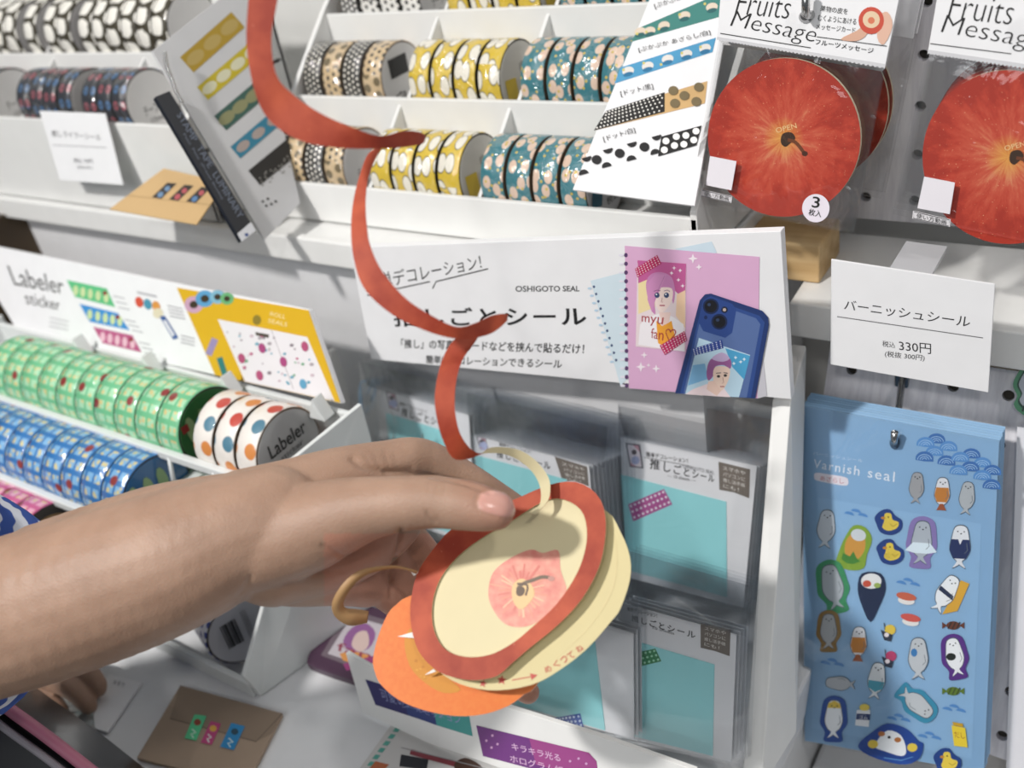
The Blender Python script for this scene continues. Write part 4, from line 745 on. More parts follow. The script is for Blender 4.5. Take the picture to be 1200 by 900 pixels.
def exr(k):
    k.text([(757, 529), (806, 537), (806, 543), (757, 535)], '簡単デコレーション！', '3a3a3c', 0.01); k.stroke([(755, 536), (808, 546)], .7, '55555a'); k.text([(800, 544), (837, 552), (837, 556), (800, 548)], 'OSHIGOTO SEAL', '55555a'); k.text([(782, 555), (815, 561), (815, 565), (782, 559)], '— 10 sheets —', '55555a')
ru = seal_pack('front turquoise seal pack with magenta tape, upper right of the tray', [(727, 511), (887, 546), (871, 712), (733, 676)], [(727, 556), (851, 588), (852, 700), (735, 668)], [(842, 541), (879, 550), (878, 584), (860, 577), (843, 574)], [(736, 591), (778, 573), (788, 591), (742, 611)], 'a4508c', [(762, 536), (837, 556), (837, 566), (761, 549)], [(724, 461), (903, 491), (884, 725), (731, 690)], PR, 'seal packs, upper right of the tray', [(733, 519), (750, 521), (754, 549), (738, 547)], exr)
for i in range(5): dup(ru, Vector((0.0003 * (i + 1), 0, 0)) - nvec * 0.0050 * (i + 1), f'{nm[i]} turquoise seal pack from the front, upper right of the tray', drop=('printing', 'folded_flap'))
PLR = LP(0.286, 0.935, 22)
rl = seal_pack('front turquoise seal pack with green tape, lower right of the tray', [(727, 706), (863, 744), (857, 893), (719, 862)], [(717, 743), (837, 779), (835, 886), (716, 856)], [(821, 730), (856, 738), (855, 769), (838, 763), (821, 759)], [(721, 770), (768, 760), (775, 775), (725, 787)], '2f7a4c', [(740, 720), (815, 740), (815, 749), (740, 728)], [(735, 645), (877, 686), (867, 898), (718, 866)], PLR, 'seal packs, lower right of the tray', None, lambda k: (k.text([(735, 711), (770, 719), (770, 724), (735, 716)], '簡単デコレーション！', '3a3a3c', 0.01), k.text([(765, 734), (790, 741), (790, 744), (765, 737)], '10 sheets', '55555a')), dotc='9ad0b0')
for i in range(3): dup(rl, Vector((0.0003 * (i + 1), 0, 0)) - nvec * 0.0045 * (i + 1), f'{nm[i]} turquoise seal pack from the front, lower right of the tray', drop=('printing', 'folded_flap'))
# left stacks: turned a little towards the aisle
def yaw_plane(q0, y0, q1, lean):
    z0 = at(*q0, y0).z; r_ = ray(*q1); t = (z0 - CAM.z) / r_.z; b_ = CAM + r_ * t; a_ = at(*q0, y0); d = (b_ - a_).normalized(); u = Vector((0, 0, 1)); n = d.cross(u); u2 = (u * math.cos(math.radians(lean)) + (n if n.y > 0 else -n) * math.sin(math.radians(lean))); return Plane(a_, d.cross(u2)), b_
PUL, bb = yaw_plane((440, 451), 0.405, (688, 530), 22)
def exm(k):
    k.poly(ring([(600, 568), (622, 562), (642, 572), (628, 584), (606, 582)], 3), 'a9b04a'); k.text([(585, 518), (622, 527), (622, 532), (585, 523)], '簡単デコレーション！', '3a3a3c', 0.006)
rum = seal_pack('front turquoise seal pack of the deep fanned stack, behind the cream peel curl', [(551, 508), (690, 546), (704, 716), (562, 680)], [(556, 533), (664, 562), (676, 706), (566, 676)], [(650, 535), (688, 547), (690, 570), (670, 563), (660, 566)], None, None, [(582, 526), (644, 541), (645, 551), (582, 536)], [(547, 460), (712, 500), (714, 722), (556, 686)], PUL, 'seal packs in the deep fanned stack, middle of the tray', [(558, 511), (569, 514), (573, 529), (562, 526)], exm)
for i in range(9): dup(rum, Vector((0.0002 * (i % 3), 0.0, 0.0)) - PUL.n * 0.0044 * (i + 1), f'{ORD[i + 1]} turquoise seal pack from the front in the deep fanned stack, mid tray', drop=('printing', 'turquoise_sheet', 'folded_flap'))
rul = seal_pack('front turquoise seal pack at the left end, beside the pale blue phone case', [(440, 451), (549, 486), (558, 640), (452, 604)], [(452, 484), (530, 508), (540, 630), (461, 600)], None, None, None, [(471, 477), (528, 494), (528, 504), (470, 487)], [(420, 422), (556, 461), (564, 648), (438, 610)], Plane(PUL.p + PUL.n * 0.004, PUL.n), 'seal packs at the left end of the tray', [(452, 458), (463, 462), (468, 482), (456, 478)], lambda k: k.text([(468, 470), (500, 480), (500, 485), (468, 475)], '簡単デコレーション！', '3a3a3c', 0.006))
for i in range(4): dup(rul, Vector((0.0002 * (i % 3), 0.0, 0.0)) - PUL.n * 0.0044 * (i + 1), f'{ORD[i + 1]} turquoise seal pack from the front at the left end of the tray', drop=('printing', 'turquoise_sheet', 'folded_flap'))
PLL = LP(0.276, 0.935, 22)
rll = seal_pack('front turquoise seal pack with blue tape, lower left below the apple card', [(505, 672), (742, 742), (743, 866), (520, 808)], [(508, 690), (697, 752), (709, 856), (520, 802)], None, [(645, 842), (680, 836), (684, 852), (652, 852)], '2a52a8', None, [(500, 640), (748, 700), (748, 869), (515, 812)], PLL, 'seal packs in the lower left stack', dotc='c9d8f0')
for i in range(2): dup(rll, Vector((0.0003 * (i + 1), 0, 0)) - PLL.n * 0.0042 * (i + 1), f'{nm[i]} turquoise seal pack from the front, lower left below the apple card', drop=('printing', 'folded_flap'))
# pale blue phone-case mock standing at the left end of the tray
plq, _ = yaw_plane((420, 450), 0.402, (442, 456), 10); r = thing('phone_case', 'pale blue phone case standing at the left end of the seal packs', 'phone case', plq.pt((432, 545)))
PC = ring([(420, 452), (430, 446), (440, 452), (443, 490), (446, 545), (436, 552), (426, 546), (421, 500)], 4); solid('case_shell', [plq.pt(p) for p in PC], plq.n * -0.006, M('b4cfe6', 0.35, 0, 0.3), r, 0.0006); k = Ink(plq); k.ell((430, 467), 7, 8, '8fb0cc'); k.ell((431, 468), 5, 6, '5f7f96'); k.ell((431, 485), 2, 2, '44586a'); k.done(r)
# front boards with printed tabs
plF = P3(at(430, 790, .262), at(800, 905, .262), atz(560, 860, .9318)); plF = Plane(at(565, 830, 0.25), Vector((0, -1, .25)))
r = thing('front_board', 'white printed front board of the tray with violet and magenta name tabs', 'sign', plF.pt((600, 890)))
FB = [(405, 765), (440, 785), (560, 818), (700, 862), (815, 903), (812, 960), (600, 905), (500, 870), (425, 835)]
solid('panel', [plF.pt(q_) for q_ in FB], plF.n * -0.003, WHITE, r, 0.0003); k = Ink(plF)
k.poly([(428, 796), (549, 834), (554, 863), (440, 826)], '2d2a66'); k.poly([(505, 820), (549, 834), (554, 863), (512, 850)], '3f9a96'); k.poly([(470, 809), (505, 820), (512, 850), (478, 838)], '2f3f7c')
k.text([(444, 806), (538, 836), (541, 850), (448, 820)], '可愛いデコレーション', '8f97c4'); k.text([(470, 823), (520, 838), (521, 844), (471, 829)], 'シールセット', '8f97c4')
k.poly([(558, 850), (690, 882), (699, 892), (703, 922), (566, 886)], '6d2f7c'); k.poly([(620, 865), (690, 882), (699, 892), (702, 916), (628, 896)], '9a3f84'); k.text([(599, 870), (656, 884), (657, 893), (600, 879)], 'キラキラ光る', 'd9b4d4', 0.008); k.text([(597, 884), (660, 899), (661, 908), (598, 893)], 'ホログラム紙', 'd9b4d4', 0.008)
for p in ((570, 868), (577, 862), (576, 876), (583, 872), (668, 892), (678, 889), (687, 895)): k.ell(p, 1.5, 1.5, 'c99ac4')
k.done(r)
# ---------------------------------------------------------------- things on the counter
ZC = 0.9305
pk = HP(ZC + 0.0036); r = thing('kraft_envelope', 'brown kraft envelope with three coloured label strips, on the counter', 'envelope', atz(240, 855, ZC)); KR = M('a38f7c', 0.7, name='kraft_paper')
EQ = [(211, 803), (331, 836), (288, 920), (160, 888)]; card('envelope_body', EQ, pk, 0.003, KR, r, 0.0004); k = Ink(pk); k.poly([(211, 803), (331, 836), (318, 860), (300, 869), (199, 842)], '8c7a69'); k.stroke([(199, 842), (300, 869), (331, 836)], 1.4, '6f6052'); k.done(r, 'flap')
k = Ink(pk, 0.0006)
for q_, c, d in (([(228, 837), (242, 839), (230, 868), (216, 865)], '57c58e', '8d4030'), ([(247, 845), (259, 848), (248, 873), (235, 870)], 'b8487c', 'd9a94a'), ([(271, 847), (287, 851), (274, 879), (258, 875)], '2f86bd', '2a4a5c')):
    k.poly(q_, c); h = homog(q_); k.ell(h(.5, .3), 4.2, 3.8, d); k.stroke([h(.3, .6), h(.7, .7), h(.4, .8), h(.7, .92)], 1.6, 'd6e6df')
k.done(r, 'label_strip')
# folded white leaflet and clear packet under the forearm
pw = HP(ZC + 0.002); r = thing('leaflet', 'white folded paper leaflet lying on the counter left of the kraft envelope', 'leaflet', atz(140, 830, ZC)); card('sheet', [(128, 790), (166, 800), (126, 858), (88, 846)], pw, 0.0012, PAPER, r); k = Ink(pw); k.line((132, 802), (145, 806), 6, '片手で', '6a6a70'); k.stroke([(122, 806), (100, 846)], .8, 'a9a9ad'); k.done(r)
pb = HP(ZC + 0.004); r = thing('clear_packet', 'crumpled clear plastic packet lying by the reaching fingers', 'packet', atz(75, 845, ZC)); pouch('film', [(40, 822), (108, 815), (112, 862), (62, 880)], pb, 0.004, film_mat('packet_film', 0.3, (.8, .85, .85), .2, 60, .9), r, 0.002, seed=3)
# dark printed card; pink phone case, shade put into its shell colour, before the tray
py_ = P3(atz(440, 800, .938), atz(360, 770, .938), at(412, 716, 0.30)); r = thing('phone_case', 'pink phone case darkened by painted shade, with portrait card, leaning below the curled strip', 'phone case', py_.pt((410, 790)))
PCQ = ring([(360, 770), (384, 730), (404, 704), (470, 722), (486, 740), (468, 780), (446, 806), (430, 802), (370, 782)], 3); solid('case_shell', [py_.pt(p) for p in PCQ], py_.n * -0.006, M('4a3246', 0.35, 0, 0.3), r, 0.0008)
k = Ink(py_); k.poly([(376, 768), (408, 714), (468, 731), (440, 792)], '6c5f68'); k.poly([(384, 766), (412, 722), (462, 736), (438, 784)], 'b9b2b8'); k.poly(ring([(412, 736), (428, 730), (440, 742), (432, 760), (412, 764), (402, 752)], 3), '8a5a8c'); k.poly(ring([(418, 742), (430, 740), (432, 756), (422, 764), (412, 756)], 3), 'cbb3ac'); k.poly([(398, 766), (412, 762), (432, 768), (440, 776), (436, 784), (402, 774)], 'c98a4c'); k.text([(396, 752), (436, 764), (434, 774), (394, 762)], 'fan', '8a3a4e'); k.poly([(402, 778), (440, 768), (444, 775), (406, 786)], '8a3a6c'); k.done(r)
pd_ = HP(ZC + 0.0015); r = thing('leaflet', 'printed leaflet with a teal dashed border lying in front of the tray', 'leaflet', atz(500, 885, ZC)); card('sheet', [(463, 843), (650, 892), (600, 960), (400, 930)], pd_, 0.0012, M('cfcdcb', 0.5), r); k = Ink(pd_)
for i in range(12): k.poly([(470 + 12 * i, 848 + 3.4 * i), (477 + 12 * i, 850 + 3.4 * i), (476 + 12 * i, 853 + 3.4 * i), (469 + 12 * i, 851 + 3.4 * i)], '5aa89a')
for i in range(8): k.poly([(464 - 6 * i, 852 + 8 * i), (470 - 6 * i, 853 + 8 * i), (466 - 6 * i, 858 + 8 * i), (460 - 6 * i, 857 + 8 * i)], '5aa89a')
k.poly([(482, 878), (540, 894), (538, 900), (480, 884)], '8a3a44'); k.poly([(470, 884), (502, 890), (500, 902), (468, 898)], '22242c'); k.poly(ring([(532, 896), (545, 888), (562, 896), (566, 906), (540, 908)], 3), '4a3024'); k.poly([(440, 892), (456, 896), (446, 906), (430, 904)], 'b8643c'); k.stroke([(470, 876), (590, 906)], 1, '9a9a9c'); k.done(r)
# black bag with pink piping in the near corner
r = thing('tote_bag', 'black glossy bag with a pink piped edge in the near left corner', 'bag', P(10, 880, .50)); BLK = M('17161a', 0.28, 0, 0.2, name='black_vinyl'); PNK = M('b06a80', 0.45)
b = MB(); f_ = [P(-60, 772, .535), P(0, 817, .525), P(60, 860, .515), P(125, 912, .505), P(150, 990, .495), P(-80, 990, .515)]; b.hexa(f_, [p + Vector((-.03, .03, -.05)) for p in f_], BLK); b.build('bag_body', r, 0.003)
b = MB(); e1 = spline([tuple(P(x, y, t)) for x, y, t in ((-60, 776, .532), (0, 823, .522), (60, 867, .512), (125, 918, .502))], 6); b.tube(e1, 0.0032, PNK, 12); b.build('piping', r)
b = MB(); e1 = spline([tuple(P(x, y, t)) for x, y, t in ((-60, 800, .527), (0, 849, .517), (60, 893, .507), (110, 934, .497))], 6); b.tube(e1, 0.002, M('8f8a90', 0.4), 10); b.build('seam', r)
# ---------------------------------------------------------------- people
def skin_mat(name, dark=1.0):
    q = N(name); tc = q.n('ShaderNodeTexCoord'); n1 = q.n('ShaderNodeTexNoise', ins={'Vector': tc.outputs['Object'], 'Scale': 55.0, 'Detail': 4.0}); n2 = q.n('ShaderNodeTexNoise', ins={'Vector': tc.outputs['Object'], 'Scale': 900.0, 'Detail': 3.0}); v = q.n('ShaderNodeTexVoronoi', ins={'Vector': tc.outputs['Object'], 'Scale': 1100.0})
    c = q.mix(q.step(n1.outputs[0], 0.5, 0.25), '9c7c68', 'ae8d78')
    at_ = q.n('ShaderNodeAttribute', attribute_name='nail'); a2 = q.n('ShaderNodeAttribute', attribute_name='flush')
    c = q.mix(q.math('MULTIPLY', a2.outputs['Fac'], 0.8), c, 'c07a66'); nl = at_.outputs['Fac']; c = q.mix(nl, c, 'd29f92'); a3 = q.n('ShaderNodeAttribute', attribute_name='naildge'); c = q.mix(a3.outputs['Fac'], c, 'e6d0c2'); q.col(c)
    rg = q.math('SUBTRACT', 0.52, q.math('MULTIPLY', nl, 0.3)); q.t.links.new(rg, q.b.inputs['Roughness'])
    q.b.inputs['Subsurface Weight'].default_value = 0.12; q.b.inputs['Subsurface Radius'].default_value = (0.004, 0.0015, 0.0008); q.b.inputs['Subsurface Scale'].default_value = 1.0
    hh = q.math('MULTIPLY', q.math('ADD', n2.outputs[0], v.outputs['Distance']), q.math('SUBTRACT', 1.0, nl)); q.bump(hh, 0.25, 0.0004); return q.m
def organic(name, chains, voxel, parent, mat, smooth=8, post=None):
    bm = bmesh.new()
    def sphere(c, r, sc=None):
        m = Matrix.Translation(c) @ (sc or Matrix.Identity(4)) @ Matrix.Diagonal((r, r, r, 1)); bmesh.ops.create_icosphere(bm, subdivisions=3, radius=1, matrix=m)
    for ch in chains:
        pts = [(P(x, y, t), r * t / FPX) for x, y, t, r in ch]
        sp = spline([(p.x, p.y, p.z, r) for p, r in pts], 10) if len(pts) > 1 else [(*pts[0][0], pts[0][1])]
        last = None
        for x, y, z, r in sp:
            c = Vector((x, y, z))
            if last is None or (c - last).length > r * 0.14: sphere(c, r); last = c
    me = bpy.data.meshes.new(name); bm.to_mesh(me); bm.free(); o = bpy.data.objects.new(name, me); COL.objects.link(o)
    rm = o.modifiers.new('r', 'REMESH'); rm.mode = 'VOXEL'; rm.voxel_size = voxel; sm = o.modifiers.new('s', 'SMOOTH'); sm.factor = 0.5; sm.iterations = smooth
    dg = bpy.context.evaluated_depsgraph_get(); m2 = bpy.data.meshes.new_from_object(o.evaluated_get(dg)); m2.name = name; bpy.data.objects.remove(o)
    if post: post(m2)
    off = wloc(parent); m2.transform(Matrix.Translation(-off)); m2.materials.clear(); m2.materials.append(mat)
    for p in m2.polygons: p.use_smooth = True
    o = bpy.data.objects.new(name, m2); COL.objects.link(o); o.parent = parent; return o
SKIN = skin_mat('skin')
root = thing('person', 'person reaching in from the left, bare forearm, peeling a round apple card', 'person', P(-60, 740, .42))
CH = [
    [(-200, 790, .43, 96), (-60, 742, .42, 93), (60, 706, .41, 92), (150, 676, .405, 89), (220, 650, .402, 82), (285, 622, .402, 70), (330, 612, .405, 68)],   # forearm, wrist
    [(60, 690, .42, 80), (190, 645, .415, 78), (280, 612, .41, 60)],
    [(290, 600, .41, 52), (345, 582, .414, 46), (395, 562, .42, 38), (450, 547, .428, 31), (492, 538, .434, 25), (540, 558, .44, 21), (598, 594, .442, 18.5), (650, 630, .443, 17), (690, 655, .44, 14)],   # back of the hand to the index finger
    [(300, 632, .402, 62), (350, 622, .398, 55), (395, 606, .392, 46), (430, 596, .387, 38), (470, 590, .383, 33.5), (505, 588, .381, 32), (520, 589, .380, 31), (545, 592, .378, 30), (567, 596, .376, 27), (583, 599, .375, 22.5)],   # thumb
    [(320, 655, .412, 56), (380, 650, .425, 46), (430, 630, .432, 42), (460, 610, .44, 36)],   # palm
    [(310, 668, .415, 40), (350, 678, .422, 33), (395, 684, .432, 26), (430, 690, .442, 22)],
    [(450, 600, .448, 30), (475, 625, .455, 22), (510, 665, .462, 20), (550, 705, .462, 18), (590, 730, .455, 15)],   # middle finger
    [(440, 625, .446, 28), (462, 660, .452, 21), (500, 715, .458, 19), (555, 765, .452, 17), (596, 796, .444, 15.5), (620, 812, .438, 14)],   # ring finger
    [(410, 655, .440, 26), (436, 682, .444, 20), (462, 706, .449, 17), (500, 728, .452, 15), (535, 740, .45, 13)],   # little finger
]
def sdist(px, py, pl_):                                             # distance in the hand's own picture-free 2D map to a polyline
    best = 1e9
    for (x0, y0), (x1, y1) in zip(pl_, pl_[1:]):
        dx, dy = x1 - x0, y1 - y0; u = max(0, min(1, ((px - x0) * dx + (py - y0) * dy) / (dx * dx + dy * dy))); best = min(best, math.hypot(px - x0 - u * dx, py - y0 - u * dy))
    return best
CREASE = [([(414, 538), (424, 546), (437, 551), (452, 553), (480, 552)], 4.5, .0012), ([(452, 553), (500, 556), (540, 565), (575, 577)], 2.4, .0010), ([(428, 534), (438, 548)], 1.4, .0003), ([(438, 530), (446, 549)], 1.4, .0003), ([(450, 527), (456, 548)], 1.4, .00025), ([(462, 530), (466, 549)], 1.4, .0002), ([(505, 560), (502, 575)], 1.4, .0003), ([(513, 561), (511, 576)], 1.4, .0003), ([(522, 563), (520, 578)], 1.4, .00025), ([(510, 612), (503, 606), (500, 600)], 2.0, .0007), ([(518, 614), (512, 606)], 1.6, .0004),
          ([(470, 622), (466, 645), (459, 670), (458, 700)], 2.6, .0016), ([(278, 702), (286, 690), (294, 676)], 3.0, .0005), ([(378, 640), (402, 652), (440, 648)], 3, .0007), ([(330, 690), (360, 672), (400, 668)], 3, .0006)]
def nailmap(px, py):                                                # local frame of the thumb nail
    cx_, cy_, a = 584, 590, math.radians(13); dx, dy = px - cx_, py - cy_; u = (dx * math.cos(a) + dy * math.sin(a)) / 23.5; v = (-dx * math.sin(a) + dy * math.cos(a)) / 14.5; return u, v
def post(me):
    me.update(); nm_ = [v.normal.copy() for v in me.vertices]; a1 = me.attributes.new('nail', 'FLOAT', 'POINT'); a2 = me.attributes.new('flush', 'FLOAT', 'POINT'); a3 = me.attributes.new('naildge', 'FLOAT', 'POINT')
    for i, v in enumerate(me.vertices):
        n = nm_[i]; px, py, t = proj(v.co); facing = n.dot((CAM - v.co).normalized())
        if px < 230 or facing < -0.1: continue
        d = 0
        for pl_, wd, dp in CREASE:
            s = sdist(px, py, pl_)
            if s < wd * 3: d -= dp * math.exp(-(s / wd) ** 2)
        if px > 540 and t < .40 and py < 640:
            u, w_ = nailmap(px, py); e = (abs(u) ** 3.2 + abs(w_) ** 3.0) ** (1 / 3.1); m = max(0, min(1, (1.04 - e) / .10)); a1.data[i].value = m
            if .9 < e < 1.25: d -= .0005 * math.exp(-((e - 1.08) / .1) ** 2)
            if m > 0 and u > .72: a3.data[i].value = m * min(1, (u - .72) / .12) * .75
            d += m * .0002
        if t < .40 and px > 500: a2.data[i].value = max(0, min(1, (px - 520) / 90)) * .5
        if px > 380 and py > 625 and facing > 0: a2.data[i].value = .55
        v.co = v.co + n * d
organic('body', CH, 0.00105, root, SKIN, 9, post)
# short sleeve, blue with white strokes, round the arm at the left border
q = N('striped_cloth'); tc = q.n('ShaderNodeTexCoord'); wv = q.n('ShaderNodeTexWave', ins={'Vector': tc.outputs['Object'], 'Scale': 40.0, 'Distortion': 7.0, 'Detail': 2.0, 'Detail Scale': 1.2}); q.col(q.mix(q.step(wv.outputs[0], 0.72, 0.06), '3c5aa6', 'd8dee8')); q.b.inputs['Roughness'].default_value = 0.8; CLOTH = q.m
b = MB(); vs = []; nr, k_ = 8, 40; ax0, ax1 = P(-330, 830, .45), P(60, 712, .45); d = (ax1 - ax0).normalized(); side = d.cross((CAM - ax0).normalized()).normalized(); away = side.cross(d).normalized()
if away.dot(CAM - ax0) > 0: away = -away
for j in range(nr + 1):
    for i in range(k_):
        a = 2 * math.pi * i / k_; rr = .060 + .002 * math.sin(5 * a + j); end = .100 + .040 * math.cos(a); c = ax0 + d * (end * j / nr) + (RM @ Vector((0, 1, 0))) * 0.018; vs.append(c + side * math.sin(a) * rr + away * (math.cos(a) * rr))
fs = [[j * k_ + i, j * k_ + (i + 1) % k_, (j + 1) * k_ + (i + 1) % k_, (j + 1) * k_ + i] for j in range(nr) for i in range(k_)]; b.add(vs, fs, CLOTH, True); so = b.build('sleeve', root); md = so.modifiers.new('t', 'SOLIDIFY'); md.thickness = 0.0012
# another shopper's fingers under the forearm
r2p = thing('person', 'second person, only shaded fingertips reaching the counter under the forearm', 'person', P(40, 815, .66))
organic('body', [[(-140, 760, 0.655, 44.0), (-60, 775, 0.645, 40.0), (10, 785, 0.635, 32.0)], [(10, 775, 0.637, 22.0), (50, 790, 0.633, 15.0), (84, 806, 0.631, 13.5), (100, 822, 0.632, 11.5), (104, 829, 0.633, 9.5)], [(10, 768, 0.645, 22.0), (60, 775, 0.641, 14.0), (98, 785, 0.637, 12.5), (113, 800, 0.636, 11.0), (116, 808, 0.637, 9.0)], [(0, 795, 0.635, 20.0), (40, 812, 0.633, 13.0), (64, 826, 0.634, 11.0), (74, 838, 0.635, 9.0)], [(0, 800, 0.640, 18.0), (30, 822, 0.638, 11.0), (52, 840, 0.639, 9.0)], [(-10, 790, 0.630, 20.0), (20, 820, 0.625, 13.0), (36, 838, 0.625, 10.5)]], 0.0012, r2p, SKIN, 6)
# ---------------------------------------------------------------- the peeled apple card and the orange card
REDP = None
q = N('red_peel'); tc = q.n('ShaderNodeTexCoord'); n1 = q.n('ShaderNodeTexNoise', ins={'Vector': tc.outputs['Object'], 'Scale': 60.0, 'Detail': 6.0}); n2 = q.n('ShaderNodeTexNoise', ins={'Vector': tc.outputs['Object'], 'Scale': 700.0, 'Detail': 1.0})
c = q.mix(q.step(n1.outputs[0], 0.52, 0.16), '963019', 'bc5333'); c = q.mix(q.step(n2.outputs[0], 0.80, 0.03), c, 'c9755a'); q.col(c); q.b.inputs['Roughness'].default_value = 0.62; REDP = q.m
q = N('peel_two_sides'); ge = q.n('ShaderNodeNewGeometry')
PCREAM = M('d8cca4', 0.6, name='cream_paper')
def frame(p, n): return Plane(p, n)
cam_up = RM @ Vector((0, 1, 0)); cam_rt = RM @ Vector((1, 0, 0)); cam_bk = RM @ Vector((0, 0, 1))
mdir = (cam_rt * .6 - cam_up * .8).normalized(); PLC = Plane(P(597, 683, .398), cam_bk * math.cos(math.radians(30)) - mdir * math.sin(math.radians(30)))
RO = [(657, 565), (680, 566), (700, 580), (709, 602), (709, 632), (701, 667), (681, 703), (653, 733), (620, 760), (598, 779), (583, 792), (560, 797), (537, 795), (512, 786), (490, 762), (481, 726), (483, 694), (491, 668), (512, 638), (532, 618), (567, 600), (608, 583), (633, 572)]
RI = [(652, 584), (668, 588), (681, 598), (687, 614), (687, 638), (677, 670), (653, 707), (620, 738), (600, 754), (575, 767), (547, 770), (523, 762), (510, 743), (506, 720), (509, 696), (519, 673), (540, 649), (567, 629), (597, 612), (620, 597), (636, 588)]
rc = thing('apple_card', 'opened apple card held in the hand, red ring, cream pages and peeling strip', 'card', PLC.pt((600, 790)))
def annulus(name, o_, i_, pl, th, mat, edge, parent):
    o_ = ring(o_, 4); i_ = ring(i_, 4); n = 96
    def res(p_):
        cx_, cy_ = 597, 680; L = []
        for a in range(n):
            t = 2 * math.pi * a / n; dx, dy = math.cos(t), math.sin(t); best = None
            for (x0, y0), (x1, y1) in zip(p_, p_[1:] + p_[:1]):
                ex, ey = x1 - x0, y1 - y0; den = dx * ey - dy * ex
                if abs(den) < 1e-9: continue
                s = ((x0 - cx_) * ey - (y0 - cy_) * ex) / den; u = ((x0 - cx_) * dy - (y0 - cy_) * dx) / den
                if s > 0 and -1e-6 <= u <= 1 + 1e-6: best = s if best is None else max(best, s)
            L.append((cx_ + dx * best, cy_ + dy * best))
        return L
    A, B2 = res(o_), res(i_); b = MB(); vs = [pl.pt(p) for p in A] + [pl.pt(p) for p in B2]; vs += [v - pl.n * th for v in vs]
    b.add(vs, [[i, (i + 1) % n, n + (i + 1) % n, n + i] for i in range(n)], mat); b.add(vs, [[2 * n + i, 3 * n + i, 3 * n + (i + 1) % n, 2 * n + (i + 1) % n] for i in range(n)] + [[i, 2 * n + i, 2 * n + (i + 1) % n, (i + 1) % n] for i in range(n)] + [[n + i, n + (i + 1) % n, 3 * n + (i + 1) % n, 3 * n + i] for i in range(n)], edge)
    return b.build(name, parent)
annulus('red_ring', RO, RI, PLC, 0.0006, REDP, PCREAM, rc)
sc_ = lambda pts, s, c=(597, 680): [(c[0] + (x - c[0]) * s, c[1] + (y - c[1]) * s) for x, y in pts]
pl1 = PLC.back(0.0012); inner = disc('inner_page', (597, 680), 100, 100, pl1, 0.0004, PCREAM, PCREAM, rc, pts=ring(sc_(RI, 1.06), 3))
q = N('apple_slice_print'); uv = q.n('ShaderNodeTexCoord'); n1 = q.n('ShaderNodeTexNoise', ins={'Vector': uv.outputs['Object'], 'Scale': 240.0, 'Detail': 4.0}); q.col(q.mix(q.step(n1.outputs[0], 0.5, 0.2), 'd27a70', 'e0a08c')); SLP = q.m
k = Ink(pl1); sl = ring([(573, 686), (580, 668), (600, 653), (622, 644), (636, 648), (654, 645), (657, 668), (664, 694), (650, 712), (628, 730), (606, 735), (588, 728), (574, 706)], 4); k.poly(sl, SLP)
c0 = (611, 692)
for i in range(26):
    a = i * .2417 + random.uniform(-.06, .06); r0, r1 = random.uniform(6, 14), random.uniform(24, 38); k.stroke([(c0[0] + r0 * math.cos(a), c0[1] + r0 * math.sin(a)), (c0[0] + r1 * math.cos(a), c0[1] + r1 * .95 * math.sin(a))], random.uniform(1.2, 3), random.choice(['dda084', 'd9907a', 'cf7468', 'deb494']))
k.poly(ring([(600, 688), (610, 678), (622, 684), (626, 698), (612, 714), (602, 706)], 3), 'dcb884'); k.stroke(spline([(609, 697), (607, 690), (613, 684), (624, 680), (636, 676), (648, 678)], 5), 4, '6b5a48'); k.ell((610, 693), 5, 6, '5a4636', 30); k.stroke(spline([(606, 684), (618, 686), (616, 698)], 4), 2.5, '5a4636'); k.ell((646, 678), 4, 3, 'b8857a'); k.done(inner)
C2 = [(708, 597), (727, 623), (738, 652), (738, 680), (727, 713), (717, 727), (687, 761), (650, 789), (621, 803), (583, 809), (550, 805), (521, 792), (498, 765), (495, 720), (520, 660), (580, 605), (650, 582)]
pl2 = Plane(PLC.p - PLC.n * 0.0045, (PLC.n + mdir * .06)); pg2 = disc('back_page', (615, 690), 110, 110, pl2, 0.0004, M('d3c594', 0.6, name='butter_card'), PCREAM, rc, pts=ring(C2, 3))
k = Ink(pl2); 
def star(c, s, rot=0): k.poly([(c[0] + (s if i % 2 == 0 else s * .45) * math.sin(rot + i * .62832), c[1] - (s if i % 2 == 0 else s * .45) * math.cos(rot + i * .62832)) for i in range(10)], 'b5382a')
star((566, 801), 5, .2); star((588, 797), 6, .1); k.stroke([(600, 797), (622, 793)], 1.2, 'b5382a'); k.poly([(621, 789), (630, 791), (623, 797)], 'b5382a'); k.stroke(spline([(708, 603), (722, 640), (718, 690), (690, 735), (650, 772)], 6), 1.0, 'd9c896')
for ch, (x, y), a in (('め', (642, 784), -24), ('く', (652, 778), -28), ('っ', (661, 773), -31), ('て', (669, 768), -34), ('ね', (679, 760), -38)):
    ca, sa = math.cos(math.radians(a)), math.sin(math.radians(a)); R_ = lambda u, v: (x + u * ca - v * sa, y + u * sa + v * ca); k.text([R_(-4, -4), R_(4, -4), R_(4, 4), R_(-4, 4)], ch, 'b5382a', 0.008)
k.done(pg2)
